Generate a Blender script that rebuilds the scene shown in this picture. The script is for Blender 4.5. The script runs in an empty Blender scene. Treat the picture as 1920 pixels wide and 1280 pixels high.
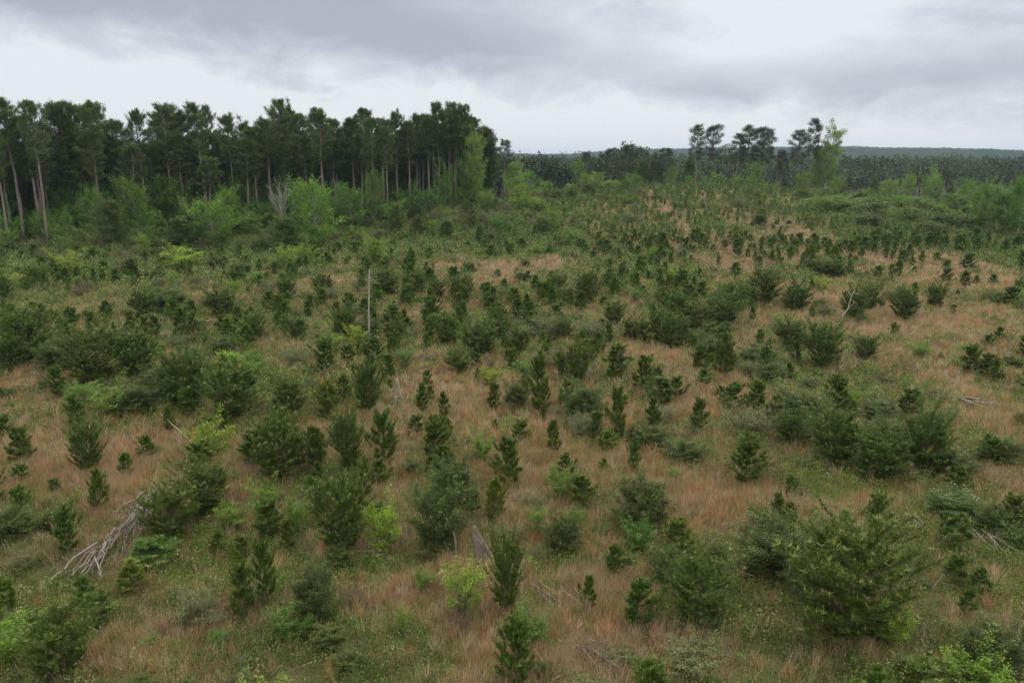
import bpy, math, random, re
import numpy as np
from mathutils import Vector

# ------------------------------------------------------------------ camera, sky, sun, exposure
scene = bpy.context.scene
COL = scene.collection
F_PX, PITCH, CAM_H = 1480.0, math.radians(13.25), 15.0      # photo pixels (1920 wide)
cam_d = bpy.data.cameras.new('camera')
cam_d.sensor_width = 36.0
cam_d.lens = 36.0 * F_PX / 1920.0
cam_d.clip_start = 0.3
cam_d.clip_end = 20000.0
cam = bpy.data.objects.new('camera', cam_d)
cam.location = (0, 0, CAM_H)
cam.rotation_euler = (math.radians(90) - PITCH, 0, 0)
COL.objects.link(cam)
scene.camera = cam
scene.view_settings.view_transform = 'Standard'
scene.view_settings.look = 'None'
scene.view_settings.exposure = 0.03
scene.view_settings.gamma = 1.0
scene.view_settings.use_curve_mapping = False
SUN_EL, SUN_AZ = math.radians(58), math.radians(35)          # veiled sun, high and ahead to the right
scene.cycles.max_bounces = 5
scene.cycles.diffuse_bounces = 3
scene.cycles.transmission_bounces = 3
scene.cycles.volume_bounces = 0
scene.cycles.use_denoising = True
scene.cycles.pixel_filter_type = 'BLACKMAN_HARRIS'
scene.cycles.filter_width = 1.5
scene.cycles.sample_clamp_indirect = 4.0
scene.cycles.denoiser = 'OPENIMAGEDENOISE'
scene.cycles.denoising_prefilter = 'NONE'


class NT:
    """small helper for node trees"""
    def __init__(self, tree):
        self.t = tree
        tree.nodes.clear()

    def n(self, typ, **kw):
        nd = self.t.nodes.new(typ)
        for k, v in kw.items():
            if k.startswith('i_'):
                nd.inputs[k[2:].replace('_', ' ')].default_value = v
            else:
                setattr(nd, k, v)
        return nd

    def l(self, a, b):
        self.t.links.new(a, b)

    def m(self, op, a, b=None, c=None, clamp=False):
        nd = self.t.nodes.new('ShaderNodeMath')
        nd.operation = op
        nd.use_clamp = clamp
        for i, v in enumerate((a, b, c)):
            if v is None:
                continue
            if isinstance(v, (int, float)):
                nd.inputs[i].default_value = v
            else:
                self.l(v, nd.inputs[i])
        return nd.outputs[0]

    def mix(self, fac, a, b, blend='MIX'):
        nd = self.t.nodes.new('ShaderNodeMix')
        nd.data_type = 'RGBA'
        nd.blend_type = blend
        for sock, v in ((nd.inputs[0], fac), (nd.inputs[6], a), (nd.inputs[7], b)):
            if isinstance(v, (int, float)):
                sock.default_value = v
            elif isinstance(v, tuple):
                sock.default_value = (*v[:3], 1)
            else:
                self.l(v, sock)
        return nd.outputs[2]

    def noise(self, vec, scale, detail=4.0, rough=0.55, dist=0.0):
        nd = self.n('ShaderNodeTexNoise')
        nd.inputs['Scale'].default_value = scale
        nd.inputs['Detail'].default_value = detail
        nd.inputs['Roughness'].default_value = rough
        nd.inputs['Distortion'].default_value = dist
        self.l(vec, nd.inputs['Vector'])
        return nd.outputs[0]

    def ramp(self, fac, *stops):
        nd = self.n('ShaderNodeValToRGB')
        el = nd.color_ramp.elements
        while len(el) < len(stops):
            el.new(0.5)
        for e, (p, c) in zip(el, stops):
            e.position = p
            e.color = (*c, 1) if isinstance(c, tuple) else (c, c, c, 1)
        self.l(fac, nd.inputs[0])
        return nd.outputs[0]


def srgb(r, g, b):
    f = lambda v: (v / 255 / 12.92) if v <= 10 else ((v / 255 + 0.055) / 1.055) ** 2.4
    return (f(r), f(g), f(b))


def build_world():
    w = bpy.data.worlds.new("World")
    scene.world = w
    w.use_nodes = True
    k = NT(w.node_tree)
    out = k.n('ShaderNodeOutputWorld')
    sky = k.n('ShaderNodeTexSky', sky_type='NISHITA')
    sky.sun_disc = False
    sky.sun_elevation = SUN_EL
    sky.sun_rotation = SUN_AZ
    bg_sky = k.n('ShaderNodeBackground')
    bg_sky.inputs['Strength'].default_value = 0.08
    k.l(sky.outputs[0], bg_sky.inputs['Color'])
    tc = k.n('ShaderNodeTexCoord')
    sep = k.n('ShaderNodeSeparateXYZ')
    k.l(tc.outputs['Generated'], sep.inputs[0])
    X, Y, Z = sep.outputs
    az = k.m('ARCTAN2', X, Y)                     # 0 ahead, + to the right (radians)
    el = k.m('ARCSINE', Z)
    comb = k.n('ShaderNodeCombineXYZ')
    k.l(az, comb.inputs[0])
    k.l(k.m('MULTIPLY', el, 2.3), comb.inputs[1])
    big = k.noise(comb.outputs[0], 2.6, 6, 0.55, 0.3)
    fine = k.noise(comb.outputs[0], 9.0, 7, 0.6, 0.4)
    wa = k.m('ADD', az, k.m('MULTIPLY', k.m('SUBTRACT', big, 0.5), 0.35))
    we = k.m('ADD', el, k.m('MULTIPLY', k.m('SUBTRACT', fine, 0.5), 0.05))

    def bank(px, py, sx, sy, amp, tilt=0.0):      # one soft cloud bank, centred on a direction
        a0 = math.atan((px - 960) / F_PX)
        e0 = math.atan((292 - py) / F_PX)
        da = k.m('SUBTRACT', wa, a0)
        de = k.m('SUBTRACT', k.m('SUBTRACT', we, e0), k.m('MULTIPLY', da, tilt))
        q = k.m('ADD', k.m('POWER', k.m('ABSOLUTE', k.m('DIVIDE', da, sx)), 2.0),
                k.m('POWER', k.m('ABSOLUTE', k.m('DIVIDE', de, sy)), 2.0))
        return k.m('MULTIPLY', k.m('EXPONENT', k.m('MULTIPLY', q, -1.0)), amp)
    tot = None
    for b in ((90, 0, .36, .050, .85, 0), (560, 60, .30, .050, .85, -.12), (900, 110, .18, .030, .45, -.08),
              (0, 140, .09, .020, .35, 0), (1000, 0, .20, .05, .30, 0), (1720, 180, .26, .034, .65, 0), (1900, 40, .12, .04, .4, 0),
              (1900, 90, .12, .045, .45, 0), (1260, 180, .16, .020, .25, 0), (1560, 110, .2, .02, -.25, 0),
              (1600, 15, .16, .03, -.5, 0), (330, 180, .30, .024, -.6, -.12), (500, 240, .4, .02, -.3, 0)):
        v = bank(*b)
        tot = v if tot is None else k.m('ADD', tot, v)
    tot = k.m('ADD', tot, k.m('MULTIPLY', k.m('SUBTRACT', fine, 0.5), 1.25))
    tot = k.m('ADD', tot, k.m('MULTIPLY', k.m('SUBTRACT', big, 0.5), 0.9), clamp=True)
    col = k.ramp(tot, (0.0, srgb(233, 236, 241)), (0.3, srgb(213, 216, 225)), (0.62, srgb(195, 198, 210)), (1.0, srgb(178, 181, 196)))
    # near the horizon the cover evens out
    hz = k.m('SUBTRACT', 1.0, k.m('DIVIDE', k.m('MAXIMUM', el, 0.0), 0.045), clamp=True)
    col = k.mix(k.m('MULTIPLY', hz, 0.6), col, srgb(221, 224, 230))
    # an overcast sky is about twice as bright overhead as low down
    over = k.m('DIVIDE', k.m('MAXIMUM', k.m('SUBTRACT', Z, 0.2), 0.0), 0.3, clamp=True)
    col = k.mix(over, col, (.72, .69, .61))
    up = k.m('MULTIPLY', k.m('SMOOTH_MIN', k.m('MAXIMUM', k.m('SUBTRACT', Z, 0.2), 0.0), 0.8, 0.1), 3.4)
    bg = k.n('ShaderNodeBackground')
    k.l(col, bg.inputs['Color'])
    k.l(k.m('ADD', 1.0, up), bg.inputs['Strength'])
    ms = k.n('ShaderNodeMixShader')
    ms.inputs[0].default_value = 0.94
    k.l(bg_sky.outputs[0], ms.inputs[1])
    k.l(bg.outputs[0], ms.inputs[2])
    k.l(ms.outputs[0], out.inputs['Surface'])


build_world()
sun_d = bpy.data.lights.new('sun', 'SUN')
sun_d.energy = 1.1
sun_d.angle = math.radians(14)
sun_d.color = (1.0, 0.96, 0.90)
sun = bpy.data.objects.new('sun', sun_d)
sun.rotation_euler = Vector((math.sin(SUN_AZ) * math.cos(SUN_EL), math.cos(SUN_AZ) * math.cos(SUN_EL), math.sin(SUN_EL))).to_track_quat('Z', 'Y').to_euler()
COL.objects.link(sun)

# ------------------------------------------------------------------ numeric helpers
rng = np.random.default_rng(11)
_tab = np.random.default_rng(5).random((256, 256))


def vnoise(x, y):
    xi, yi = np.floor(x).astype(int), np.floor(y).astype(int)
    fx, fy = x - xi, y - yi
    fx, fy = fx * fx * (3 - 2 * fx), fy * fy * (3 - 2 * fy)
    g = lambda i, j: _tab[(xi + i) & 255, (yi + j) & 255]
    return (g(0, 0) * (1 - fx) + g(1, 0) * fx) * (1 - fy) + (g(0, 1) * (1 - fx) + g(1, 1) * fx) * fy


def fbm(x, y, o=4):
    s, a, t = 0.0, 1.0, 0.0
    for i in range(o):
        s = s + a * vnoise(x * 2 ** i + 17 * i, y * 2 ** i + 31 * i)
        t += a
        a *= 0.55
    return s / t


def sm(a, b, x):
    t = np.clip((x - a) / (b - a), 0, 1)
    return t * t * (3 - 2 * t)


def height(x, y):
    x = np.asarray(x, float)
    y = np.asarray(y, float)
    ridge = 6.7 * np.exp(-((x - 46) / 56) ** 2) * sm(85, 200, y) * (1 - sm(205, 320, y))
    fall = -10.0 * sm(195, 420, y)
    left = -0.3 * np.exp(-((x + 85) / 40) ** 2) * sm(60, 140, y)
    bump = (fbm(x / 26 + 3, y / 26 + 9, 3) - 0.5) * 1.7 * sm(6, 30, y) * (1 - 0.6 * sm(150, 300, y))
    fine = (fbm(x / 2.3, y / 2.3, 3) - 0.5) * 0.30 * (1 - sm(120, 250, y))
    return ridge + fall + left + bump + fine


SP, CP = math.sin(PITCH), math.cos(PITCH)


def hit(px, py):
    """ground point seen at a photo pixel: (x, y, z, depth along the view axis)"""
    a, b = (px - 960) / F_PX, (640 - py) / F_PX
    d = np.array([a, CP + b * SP, -SP + b * CP])
    t = np.geomspace(12, 900, 2600)
    X, Y, Z = d[0] * t, d[1] * t, CAM_H + d[2] * t
    below = np.nonzero(Z < height(X, Y))[0]
    i = below[0] if len(below) else len(t) - 1
    return float(X[i]), float(Y[i]), float(height(X[i], Y[i])), float(t[i])


def proj(x, y, z):
    dz = z - CAM_H
    dep = y * CP - dz * SP
    return 960 + F_PX * x / dep, 640 - F_PX * (y * SP + dz * CP) / dep, dep


# ------------------------------------------------------------------ materials
def foliage_mat(name, trans=0.22, rough=0.6, spec=0.2, var=0.25):
    m = bpy.data.materials.new(name)
    m.use_nodes = True
    k = NT(m.node_tree)
    out = k.n('ShaderNodeOutputMaterial')
    at = k.n('ShaderNodeAttribute', attribute_name='tint')
    oi = k.n('ShaderNodeObjectInfo')
    geo = k.n('ShaderNodeNewGeometry')
    c = k.mix(1.0, at.outputs['Color'], oi.outputs['Color'], 'MULTIPLY')
    nz = k.noise(geo.outputs['Position'], 1.7, 3)
    hsv = k.n('ShaderNodeHueSaturation')
    k.l(c, hsv.inputs['Color'])
    k.l(k.m('ADD', 1 - var / 2, k.m('MULTIPLY', nz, var)), hsv.inputs['Value'])
    k.l(k.m('ADD', 0.485, k.m('MULTIPLY', oi.outputs['Random'], 0.03)), hsv.inputs['Hue'])
    p = k.n('ShaderNodeBsdfPrincipled')
    p.inputs['Roughness'].default_value = rough
    p.inputs['Specular IOR Level'].default_value = spec
    k.l(hsv.outputs[0], p.inputs['Base Color'])
    tr = k.n('ShaderNodeBsdfTranslucent')
    k.l(hsv.outputs[0], tr.inputs['Color'])
    ms = k.n('ShaderNodeMixShader')
    ms.inputs[0].default_value = trans
    k.l(p.outputs[0], ms.inputs[1])
    k.l(tr.outputs[0], ms.inputs[2])
    k.l(ms.outputs[0], out.inputs['Surface'])
    return m


def bark_mat(name, c0, c1, scale=6.0):
    m = bpy.data.materials.new(name)
    m.use_nodes = True
    k = NT(m.node_tree)
    out = k.n('ShaderNodeOutputMaterial')
    tc = k.n('ShaderNodeTexCoord')
    mp = k.n('ShaderNodeMapping')
    mp.inputs['Scale'].default_value = (1, 1, 0.18)
    k.l(tc.outputs['Object'], mp.inputs[0])
    nz = k.noise(mp.outputs[0], scale, 6, 0.7, 0.4)
    nz2 = k.noise(tc.outputs['Object'], 0.9, 3)
    c = k.mix(k.ramp(nz, (0.3, 0.0), (0.68, 1.0)), c0, c1)
    c = k.mix(k.m('MULTIPLY', nz2, 0.5), c, tuple(v * 0.6 for v in c0))
    p = k.n('ShaderNodeBsdfPrincipled')
    p.inputs['Roughness'].default_value = 0.9
    p.inputs['Specular IOR Level'].default_value = 0.1
    k.l(c, p.inputs['Base Color'])
    bp = k.n('ShaderNodeBump')
    bp.inputs['Strength'].default_value = 0.6
    bp.inputs['Distance'].default_value = 0.02
    k.l(nz, bp.inputs['Height'])
    k.l(bp.outputs[0], p.inputs['Normal'])
    k.l(p.outputs[0], out.inputs['Surface'])
    return m


M_NEEDLE = foliage_mat('pine_needles', 0.12, 0.55, 0.25)
M_LEAF = foliage_mat('broad_leaves', 0.30, 0.55, 0.25)
M_GRASS = foliage_mat('grass_blades', 0.25, 0.8, 0.08, 0.35)
M_BARK = bark_mat('pine_bark', (0.12, 0.10, 0.088), (0.32, 0.27, 0.24))
M_TWIG = bark_mat('twig_bark', (0.10, 0.075, 0.055), (0.20, 0.16, 0.12))
M_GREY = bark_mat('weathered_wood', (0.10, 0.088, 0.078), (0.36, 0.33, 0.30), 9.0)
M_BARKLESS = bark_mat('rotting_wood', (.10, .08, .065), (.27, .23, .195), 7.0)
M_PALE = bark_mat('pale_bark', (0.22, 0.21, 0.18), (0.46, 0.44, 0.39), 4.0)


def ground_mat():
    m = bpy.data.materials.new('dry_field_ground')
    m.use_nodes = True
    k = NT(m.node_tree)
    out = k.n('ShaderNodeOutputMaterial')
    geo = k.n('ShaderNodeNewGeometry')
    at = k.n('ShaderNodeAttribute', attribute_name='tint')
    P = geo.outputs['Position']
    n1 = k.noise(P, 3.0, 8, 0.65)
    n2 = k.noise(P, 0.35, 6, 0.6)
    n3 = k.noise(P, 14.0, 4, 0.7)
    c = k.mix(k.ramp(n1, (0.35, 0.0), (0.7, 1.0)), at.outputs['Color'], (0.13, 0.09, 0.055))
    c = k.mix(k.m('MULTIPLY', k.ramp(n2, (0.45, 0.0), (0.65, 1.0)), 0.45), c, (0.07, 0.085, 0.035))
    c = k.mix(k.m('MULTIPLY', k.ramp(n3, (0.5, 0.0), (0.62, 1.0)), 0.5), c, (0.05, 0.045, 0.03))
    p = k.n('ShaderNodeBsdfPrincipled')
    p.inputs['Roughness'].default_value = 0.95
    p.inputs['Specular IOR Level'].default_value = 0.05
    k.l(c, p.inputs['Base Color'])
    bp = k.n('ShaderNodeBump')
    bp.inputs['Strength'].default_value = 1.0
    bp.inputs['Distance'].default_value = 0.12
    k.l(n1, bp.inputs['Height'])
    k.l(bp.outputs[0], p.inputs['Normal'])
    k.l(p.outputs[0], out.inputs['Surface'])
    return m


# ------------------------------------------------------------------ mesh helpers
class Soup:
    def __init__(self):
        self.v, self.c, self.t, self.q, self.n = [], [], [], [], 0

    def _add(self, v, c):
        self.v.append(v)
        self.c.append(np.broadcast_to(c, (len(v), 3)))
        b = self.n
        self.n += len(v)
        return b

    def needles(self, p, d, L, W, col):
        """single thin triangles: base at p, tip at p + d L"""
        n = len(p)
        if n == 0:
            return
        r = rng.normal(size=(n, 3))
        s = np.cross(d, r)
        s /= np.linalg.norm(s, axis=1, keepdims=True) + 1e-9
        L = np.broadcast_to(L, (n,))[:, None]
        W = np.broadcast_to(W, (n,))[:, None]
        v = np.empty((n, 3, 3))
        v[:, 0] = p - s * W / 2
        v[:, 1] = p + s * W / 2
        v[:, 2] = p + d * L
        b = self._add(v.reshape(-1, 3), np.repeat(np.broadcast_to(col, (n, 3)), 3, axis=0))
        self.t.append(np.arange(b, b + 3 * n).reshape(-1, 3))

    def leaves(self, p, d, L, W, col):
        n = len(p)
        if n == 0:
            return
        r = rng.normal(size=(n, 3))
        s = np.cross(d, r)
        s /= np.linalg.norm(s, axis=1, keepdims=True) + 1e-9
        L = np.broadcast_to(L, (n,))[:, None]
        W = np.broadcast_to(W, (n,))[:, None]
        v = np.empty((n, 4, 3))
        v[:, 0] = p
        v[:, 1] = p + d * L * 0.5 + s * W / 2
        v[:, 2] = p + d * L
        v[:, 3] = p + d * L * 0.5 - s * W / 2
        b = self._add(v.reshape(-1, 3), np.repeat(np.broadcast_to(col, (n, 3)), 4, axis=0))
        self.q.append(np.arange(b, b + 4 * n).reshape(-1, 4))

    def tube(self, pts, rad, sides=5, col=(1, 1, 1), cap=True):
        pts = np.asarray(pts, float)
        rad = np.broadcast_to(rad, (len(pts),))
        T = np.gradient(pts, axis=0)
        T /= np.linalg.norm(T, axis=1, keepdims=True) + 1e-9
        ref = np.array([0.31, 0.17, 0.93]) if abs(T[0, 2]) < 0.8 else np.array([1.0, 0.1, 0.0])
        A = np.cross(T, ref)
        A /= np.linalg.norm(A, axis=1, keepdims=True) + 1e-9
        B = np.cross(T, A)
        th = np.arange(sides) * 2 * math.pi / sides
        ring = (A[:, None] * np.cos(th)[None, :, None] + B[:, None] * np.sin(th)[None, :, None]) * rad[:, None, None] + pts[:, None]
        m = len(pts)
        v = ring.reshape(-1, 3)
        ends = np.array([pts[0], pts[-1]])
        b = self._add(np.vstack([v, ends]), col)
        i = np.arange(m - 1)[:, None] * sides
        j = np.arange(sides)[None, :]
        j2 = (j + 1) % sides
        q = np.stack([i + j, i + j2, i + sides + j2, i + sides + j], -1).reshape(-1, 4) + b
        self.q.append(q)
        if cap:
            e0, e1 = b + m * sides, b + m * sides + 1
            jj = np.arange(sides)
            self.t.append(np.stack([b + (jj + 1) % sides, b + jj, np.full(sides, e0)], -1))
            o = b + (m - 1) * sides
            self.t.append(np.stack([o + jj, o + (jj + 1) % sides, np.full(sides, e1)], -1))

    def mesh(self, name, mat):
        V = np.vstack(self.v).astype(np.float32)
        C = np.vstack(self.c).astype(np.float32)
        T = np.vstack(self.t).astype(np.int32) if self.t else np.zeros((0, 3), np.int32)
        Q = np.vstack(self.q).astype(np.int32) if self.q else np.zeros((0, 4), np.int32)
        me = bpy.data.meshes.new(name)
        me.vertices.add(len(V))
        me.vertices.foreach_set('co', V.ravel())
        me.loops.add(T.size + Q.size)
        me.loops.foreach_set('vertex_index', np.concatenate([T.ravel(), Q.ravel()]))
        me.polygons.add(len(T) + len(Q))
        st = np.concatenate([np.arange(len(T)) * 3, T.size + np.arange(len(Q)) * 4]).astype(np.int32)
        me.polygons.foreach_set('loop_start', st)
        a = me.attributes.new('tint', 'FLOAT_COLOR', 'POINT')
        a.data.foreach_set('color', np.hstack([C, np.ones((len(C), 1), np.float32)]).ravel())
        me.materials.append(mat)
        me.update(calc_edges=True)
        me.validate()
        return me


def link(name, me, parent=None):
    o = bpy.data.objects.new(name, me)
    COL.objects.link(o)
    if parent is not None:
        o.parent = parent
    return o


def norm(v):
    return v / (np.linalg.norm(v, axis=-1, keepdims=True) + 1e-9)


def gen_plant(seed, h, w, t0=0.1, nb=40, prof='cone', el=(0.3, 0.9), nsub=2, step=5, style='needle', L=0.16, W=0.012,
              per=8, cols=((.05, .10, .03), (.07, .14, .04)), tip=None, tip_frac=0.0, stems=1, spread=0.1, trad=0.03,
              from_t=0.3, up=0.5, limb_sides=3, puff=0.0, gap=0.0, bend=0.05, sides=6, whorl=0, dead=0, bias=1.0):
    """a plant as two meshes: wood (stem and limbs) and foliage (many single leaves or needles along every twig)"""
    global rng
    keep, rng = rng, np.random.default_rng(seed)
    wood, leaf = Soup(), Soup()
    P, D, TP = [], [], []
    for s in range(stems):
        a0 = rng.uniform(0, 6.28)
        lean = np.array([math.cos(a0), math.sin(a0), 0]) * spread * w * (1 if stems > 1 else 0.3) * rng.uniform(0.5, 1.2)
        hs = h * (1 if s == 0 else rng.uniform(0.65, 0.98))
        tt = np.linspace(0, 1, 9)
        wob = (np.cumsum(rng.normal(0, 1, (9, 2)), axis=0)) * bend * w * 0.12
        ax = np.stack([lean[0] * tt ** 0.8 + wob[:, 0] - wob[0, 0], lean[1] * tt ** 0.8 + wob[:, 1] - wob[0, 1], hs * tt - 0.08 * (tt == 0)], -1)
        wood.tube(ax, trad * (1 - 0.8 * tt) + 0.004, sides)
        axis = lambda t: np.array([np.interp(t, tt, ax[:, i]) for i in range(3)])
        nbs = max(4, nb // stems)
        az = rng.uniform(0, 6.28)
        lop, lop_a = rng.uniform(.1, .4) * (.4 if h > 15 else 1), rng.uniform(0, 6.28)
        for i in range(nbs):
            u = (i + rng.uniform(0, 0.8)) / nbs
            if whorl:
                wi = math.floor(u * whorl)
                u = (wi + 0.5 + rng.normal(0, 0.06)) / whorl
            t = t0 + (1 - t0) * (u ** bias) * 0.97
            az += 2.39996 + rng.normal(0, 0.3)
            q = (t - t0) / (1 - t0)
            if prof == 'cone':
                r = 0.5 * (1.0 - q) ** 0.75 * min(1, 0.55 + 2 * q) + 0.05
            elif prof == 'oval':
                r = 0.5 * math.sqrt(max(0.02, 1 - (1.75 * q - 0.75) ** 2)) if q > 0.43 else 0.5 * (0.55 + q)
            elif prof == 'dome':
                r = 0.5 * math.sqrt(max(0.03, 1 - q * q)) * (0.75 + 0.25 * min(1, q * 4))
            elif prof == 'crown':
                r = 0.5 * min(1, 0.35 + 1.5 * q) * (max(0.04, 1 - q ** 2.4)) ** 0.6
            else:
                r = 0.5
            r *= w * rng.uniform(0.55, 1.2) * (1 + lop * math.cos(az - lop_a))
            e = el[0] + (el[1] - el[0]) * q + rng.normal(0, 0.12)
            p0 = axis(t)
            ce, se = math.cos(e), math.sin(e)
            dirv = np.array([math.cos(az) * ce, math.sin(az) * ce, se])
            r = r / max(0.45, ce)
            ns = 5
            ss = np.linspace(0, 1, ns)
            curve = np.outer(ss, dirv) * r
            curve[:, 2] += up * 0.7 * r * ss ** 2.2
            curve += np.cumsum(rng.normal(0, 0.035 * r, (ns, 3)), axis=0) * (ss > 0)[:, None]
            bp = p0 + curve
            wood.tube(bp, (trad * 0.38 * (1 - 0.75 * t)) * (1 - 0.75 * ss) + 0.003, limb_sides, cap=False)
            if dead and q < dead:
                continue
            twigs = [bp]
            for j in range(nsub):
                f = rng.uniform(0.25, 0.85)
                k = f * (ns - 1)
                b0 = bp[int(k)] + (bp[min(ns - 1, int(k) + 1)] - bp[int(k)]) * (k - int(k))
                a2 = az + rng.choice([-1, 1]) * rng.uniform(0.4, 1.1)
                d2 = np.array([math.cos(a2) * ce, math.sin(a2) * ce, se + rng.uniform(0.0, 0.5) * up + rng.normal(0, .15)])
                l2 = r * rng.uniform(0.3, 0.6) * (1.15 - f * 0.6)
                c2 = b0 + np.outer(np.linspace(0, 1, 4), d2) * l2
                c2[:, 2] += up * 0.8 * l2 * np.linspace(0, 1, 4) ** 1.6
                if limb_sides:
                    wood.tube(c2, trad * 0.12 * (1 - 0.6 * np.linspace(0, 1, 4)) + 0.002, 3, cap=False)
                twigs.append(c2)
            for tw in twigs:
                if gap and rng.random() < gap:
                    continue
                k = np.linspace(from_t, 1, step) * (len(tw) - 1)
                i0 = np.minimum(k.astype(int), len(tw) - 2)
                pts = tw[i0] + (tw[i0 + 1] - tw[i0]) * (k - i0)[:, None]
                dd = norm(tw[i0 + 1] - tw[i0])
                P.append(pts)
                D.append(dd)
                z = np.zeros(len(pts))
                z[-1] = 1
                TP.append(z)
        nl = 9 if style == 'needle' and h < 6 else 1        # the leader carries needles too
        tl = np.linspace(.80 if nl > 1 else .985, 1.0, nl)
        P.append(np.array([axis(v) for v in tl]))
        D.append(np.tile([0, 0, 1.0], (nl, 1)))
        TP.append((np.arange(nl) == nl - 1).astype(float))
    P, D, TP = np.vstack(P), np.vstack(D), np.concatenate(TP)
    n = len(P)
    p = np.repeat(P, per, axis=0)
    d = np.repeat(D, per, axis=0)
    clump = np.repeat(rng.random(n), per)
    rnd = norm(rng.normal(size=(len(p), 3)))
    if style == 'needle':
        d2 = norm(d * 0.75 + rnd * 0.85 + np.array([0, 0, 0.25]))
        p = p + rng.normal(size=p.shape) * (puff + L * 0.10)
    else:
        p = p + rnd * puff * rng.random((len(p), 1)) ** 0.5
        d2 = norm(d * 0.4 + rnd + np.array([0, 0, 0.1]))
    c0, c1 = np.array(cols[0]), np.array(cols[1])
    mixf = np.clip(0.65 * clump + 0.35 * rng.random(len(p)), 0, 1)[:, None]
    col = c0 * (1 - mixf) + c1 * mixf
    if tip is not None and tip_frac > 0:      # this year's paler growth
        mk = (rng.random(n) < tip_frac) * TP
        mk = np.repeat(mk, per)[:, None] * rng.uniform(0.3, 1.0, (len(p), 1))
        col = col * (1 - mk) + np.array(tip) * mk
    LL = L * rng.uniform(0.7, 1.25, len(p))
    (leaf.needles if style == 'needle' else leaf.leaves)(p, d2, LL, W * rng.uniform(0.8, 1.2, len(p)), col)
    if style == 'needle' and tip is not None:          # upright candles
        ti = np.nonzero((TP > 0) & (rng.random(n) < tip_frac * 1.5))[0]
        cp = P[ti]
        for _ in range(2):
            leaf.needles(cp + rng.normal(size=cp.shape) * L * 0.06, norm(np.array([0, 0, 1.0]) + rng.normal(size=cp.shape) * 0.06),
                         L * rng.uniform(0.6, 1.1, len(cp)), W * 1.5, np.array(tip) * rng.uniform(0.8, 1.15, (len(cp), 1)))
    rng = keep
    return wood, leaf


KINDS = {}
PROTO = {}


def kind(key, n, base_h, base_w, leafmat, woodmat, **kw):
    """n prototype mesh pairs for a kind of plant"""
    KINDS[key] = []
    PROTO[key] = []
    for i in range(n):
        wood, leaf = gen_plant(hash_seed(key) + i * 97, base_h, base_w, **kw)
        V = np.vstack(leaf.v)
        if key in ('pine_s', 'pine_m'):
            PROTO[key].append((V, np.vstack(leaf.c), np.vstack(leaf.t)))
        rad = np.hypot(V[:, 0], V[:, 1])
        KINDS[key].append((wood.mesh(key + '_wood', woodmat), leaf.mesh(key + '_foliage', leafmat), float(np.percentile(V[:, 2], 99.7)), 2 * float(np.percentile(rad, 93))))


def hash_seed(s):
    return sum(ord(c) * (i + 3) for i, c in enumerate(s)) % 9973


PINE = ((.034, .074, .009), (.096, .160, .021))
PK = dict(prof='cone', cols=PINE, per=9, step=6, from_t=.3)
kind('pine_s', 5, 1.3, 0.9, M_NEEDLE, M_TWIG, t0=.14, nb=24, el=(.10, .9), nsub=2, L=.13, W=.017, tip=(.26, .32, .09), tip_frac=.25, trad=.022, whorl=5, up=.8, **PK)
kind('pine_m', 8, 2.2, 1.6, M_NEEDLE, M_TWIG, t0=.08, nb=44, el=(.02, .85), nsub=3, L=.16, W=.021, tip=(.27, .33, .10), tip_frac=.25, trad=.035, whorl=7, up=.75, **PK)
kind('pine_l', 6, 3.6, 3.0, M_NEEDLE, M_TWIG, t0=.04, nb=100, el=(.0, .9), nsub=4, L=.18, W=.022, tip=(.30, .35, .11), tip_frac=.3, trad=.06, whorl=10, stems=3, spread=.2, up=.8,
     prof='oval', cols=PINE, per=9, step=7, from_t=.3)
kind('shrub', 6, 2.0, 2.2, M_LEAF, M_TWIG, t0=.03, nb=110, prof='dome', el=(.0, 1.25), nsub=4, step=6, style='leaf', L=.070, W=.036, per=9,
     cols=((.042, .076, .018), (.105, .148, .038)), tip=(.22, .27, .09), tip_frac=.75, stems=7, spread=.26, trad=.03, from_t=.35, puff=.09, bend=.1)
kind('shrub_wisp', 4, 1.7, 1.7, M_LEAF, M_TWIG, t0=.05, nb=90, prof='dome', el=(.3, 1.4), nsub=3, step=6, style='leaf', L=.060, W=.032, per=4,
     cols=((.11, .15, .055), (.20, .22, .10)), tip=(.30, .30, .16), tip_frac=.5, stems=9, spread=.34, trad=.018, from_t=.3, puff=.08, gap=.2)
kind('green', 6, 1.8, 1.4, M_LEAF, M_TWIG, t0=.10, nb=40, prof='oval', el=(.4, 1.2), nsub=3, step=5, style='leaf', L=.062, W=.036, per=10,
     cols=((.080, .170, .022), (.165, .29, .040)), tip=(.25, .36, .08), tip_frac=.5, stems=5, spread=.32, trad=.018, puff=.09, gap=.28)
kind('bloom', 2, 1.4, 1.9, M_LEAF, M_TWIG, t0=.05, nb=90, prof='dome', el=(.1, 1.2), nsub=3, step=5, style='leaf', L=.08, W=.045, per=7,
     cols=((.06, .12, .03), (.11, .19, .045)), tip=(.66, .70, .56), tip_frac=.10, stems=6, spread=.3, trad=.02, puff=.1)
kind('bare', 3, 1.6, 1.6, M_LEAF, M_TWIG, t0=.05, nb=70, prof='dome', el=(.5, 1.4), nsub=4, step=2, style='leaf', L=.05, W=.03, per=1,
     cols=((.22, .19, .12), (.26, .24, .15)), stems=7, spread=.3, trad=.022, puff=.05, gap=.5)
kind('tree', 7, 7.0, 5.4, M_LEAF, M_PALE, t0=.18, nb=54, prof='oval', el=(.0, 1.0), nsub=4, step=5, style='leaf', L=.24, W=.15, per=6,
     cols=((.075, .155, .022), (.140, .255, .036)), tip=(.19, .29, .07), tip_frac=.5, stems=2, spread=.14, trad=.10, puff=.34, gap=.22, from_t=.4, limb_sides=4, bend=.3)
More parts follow.
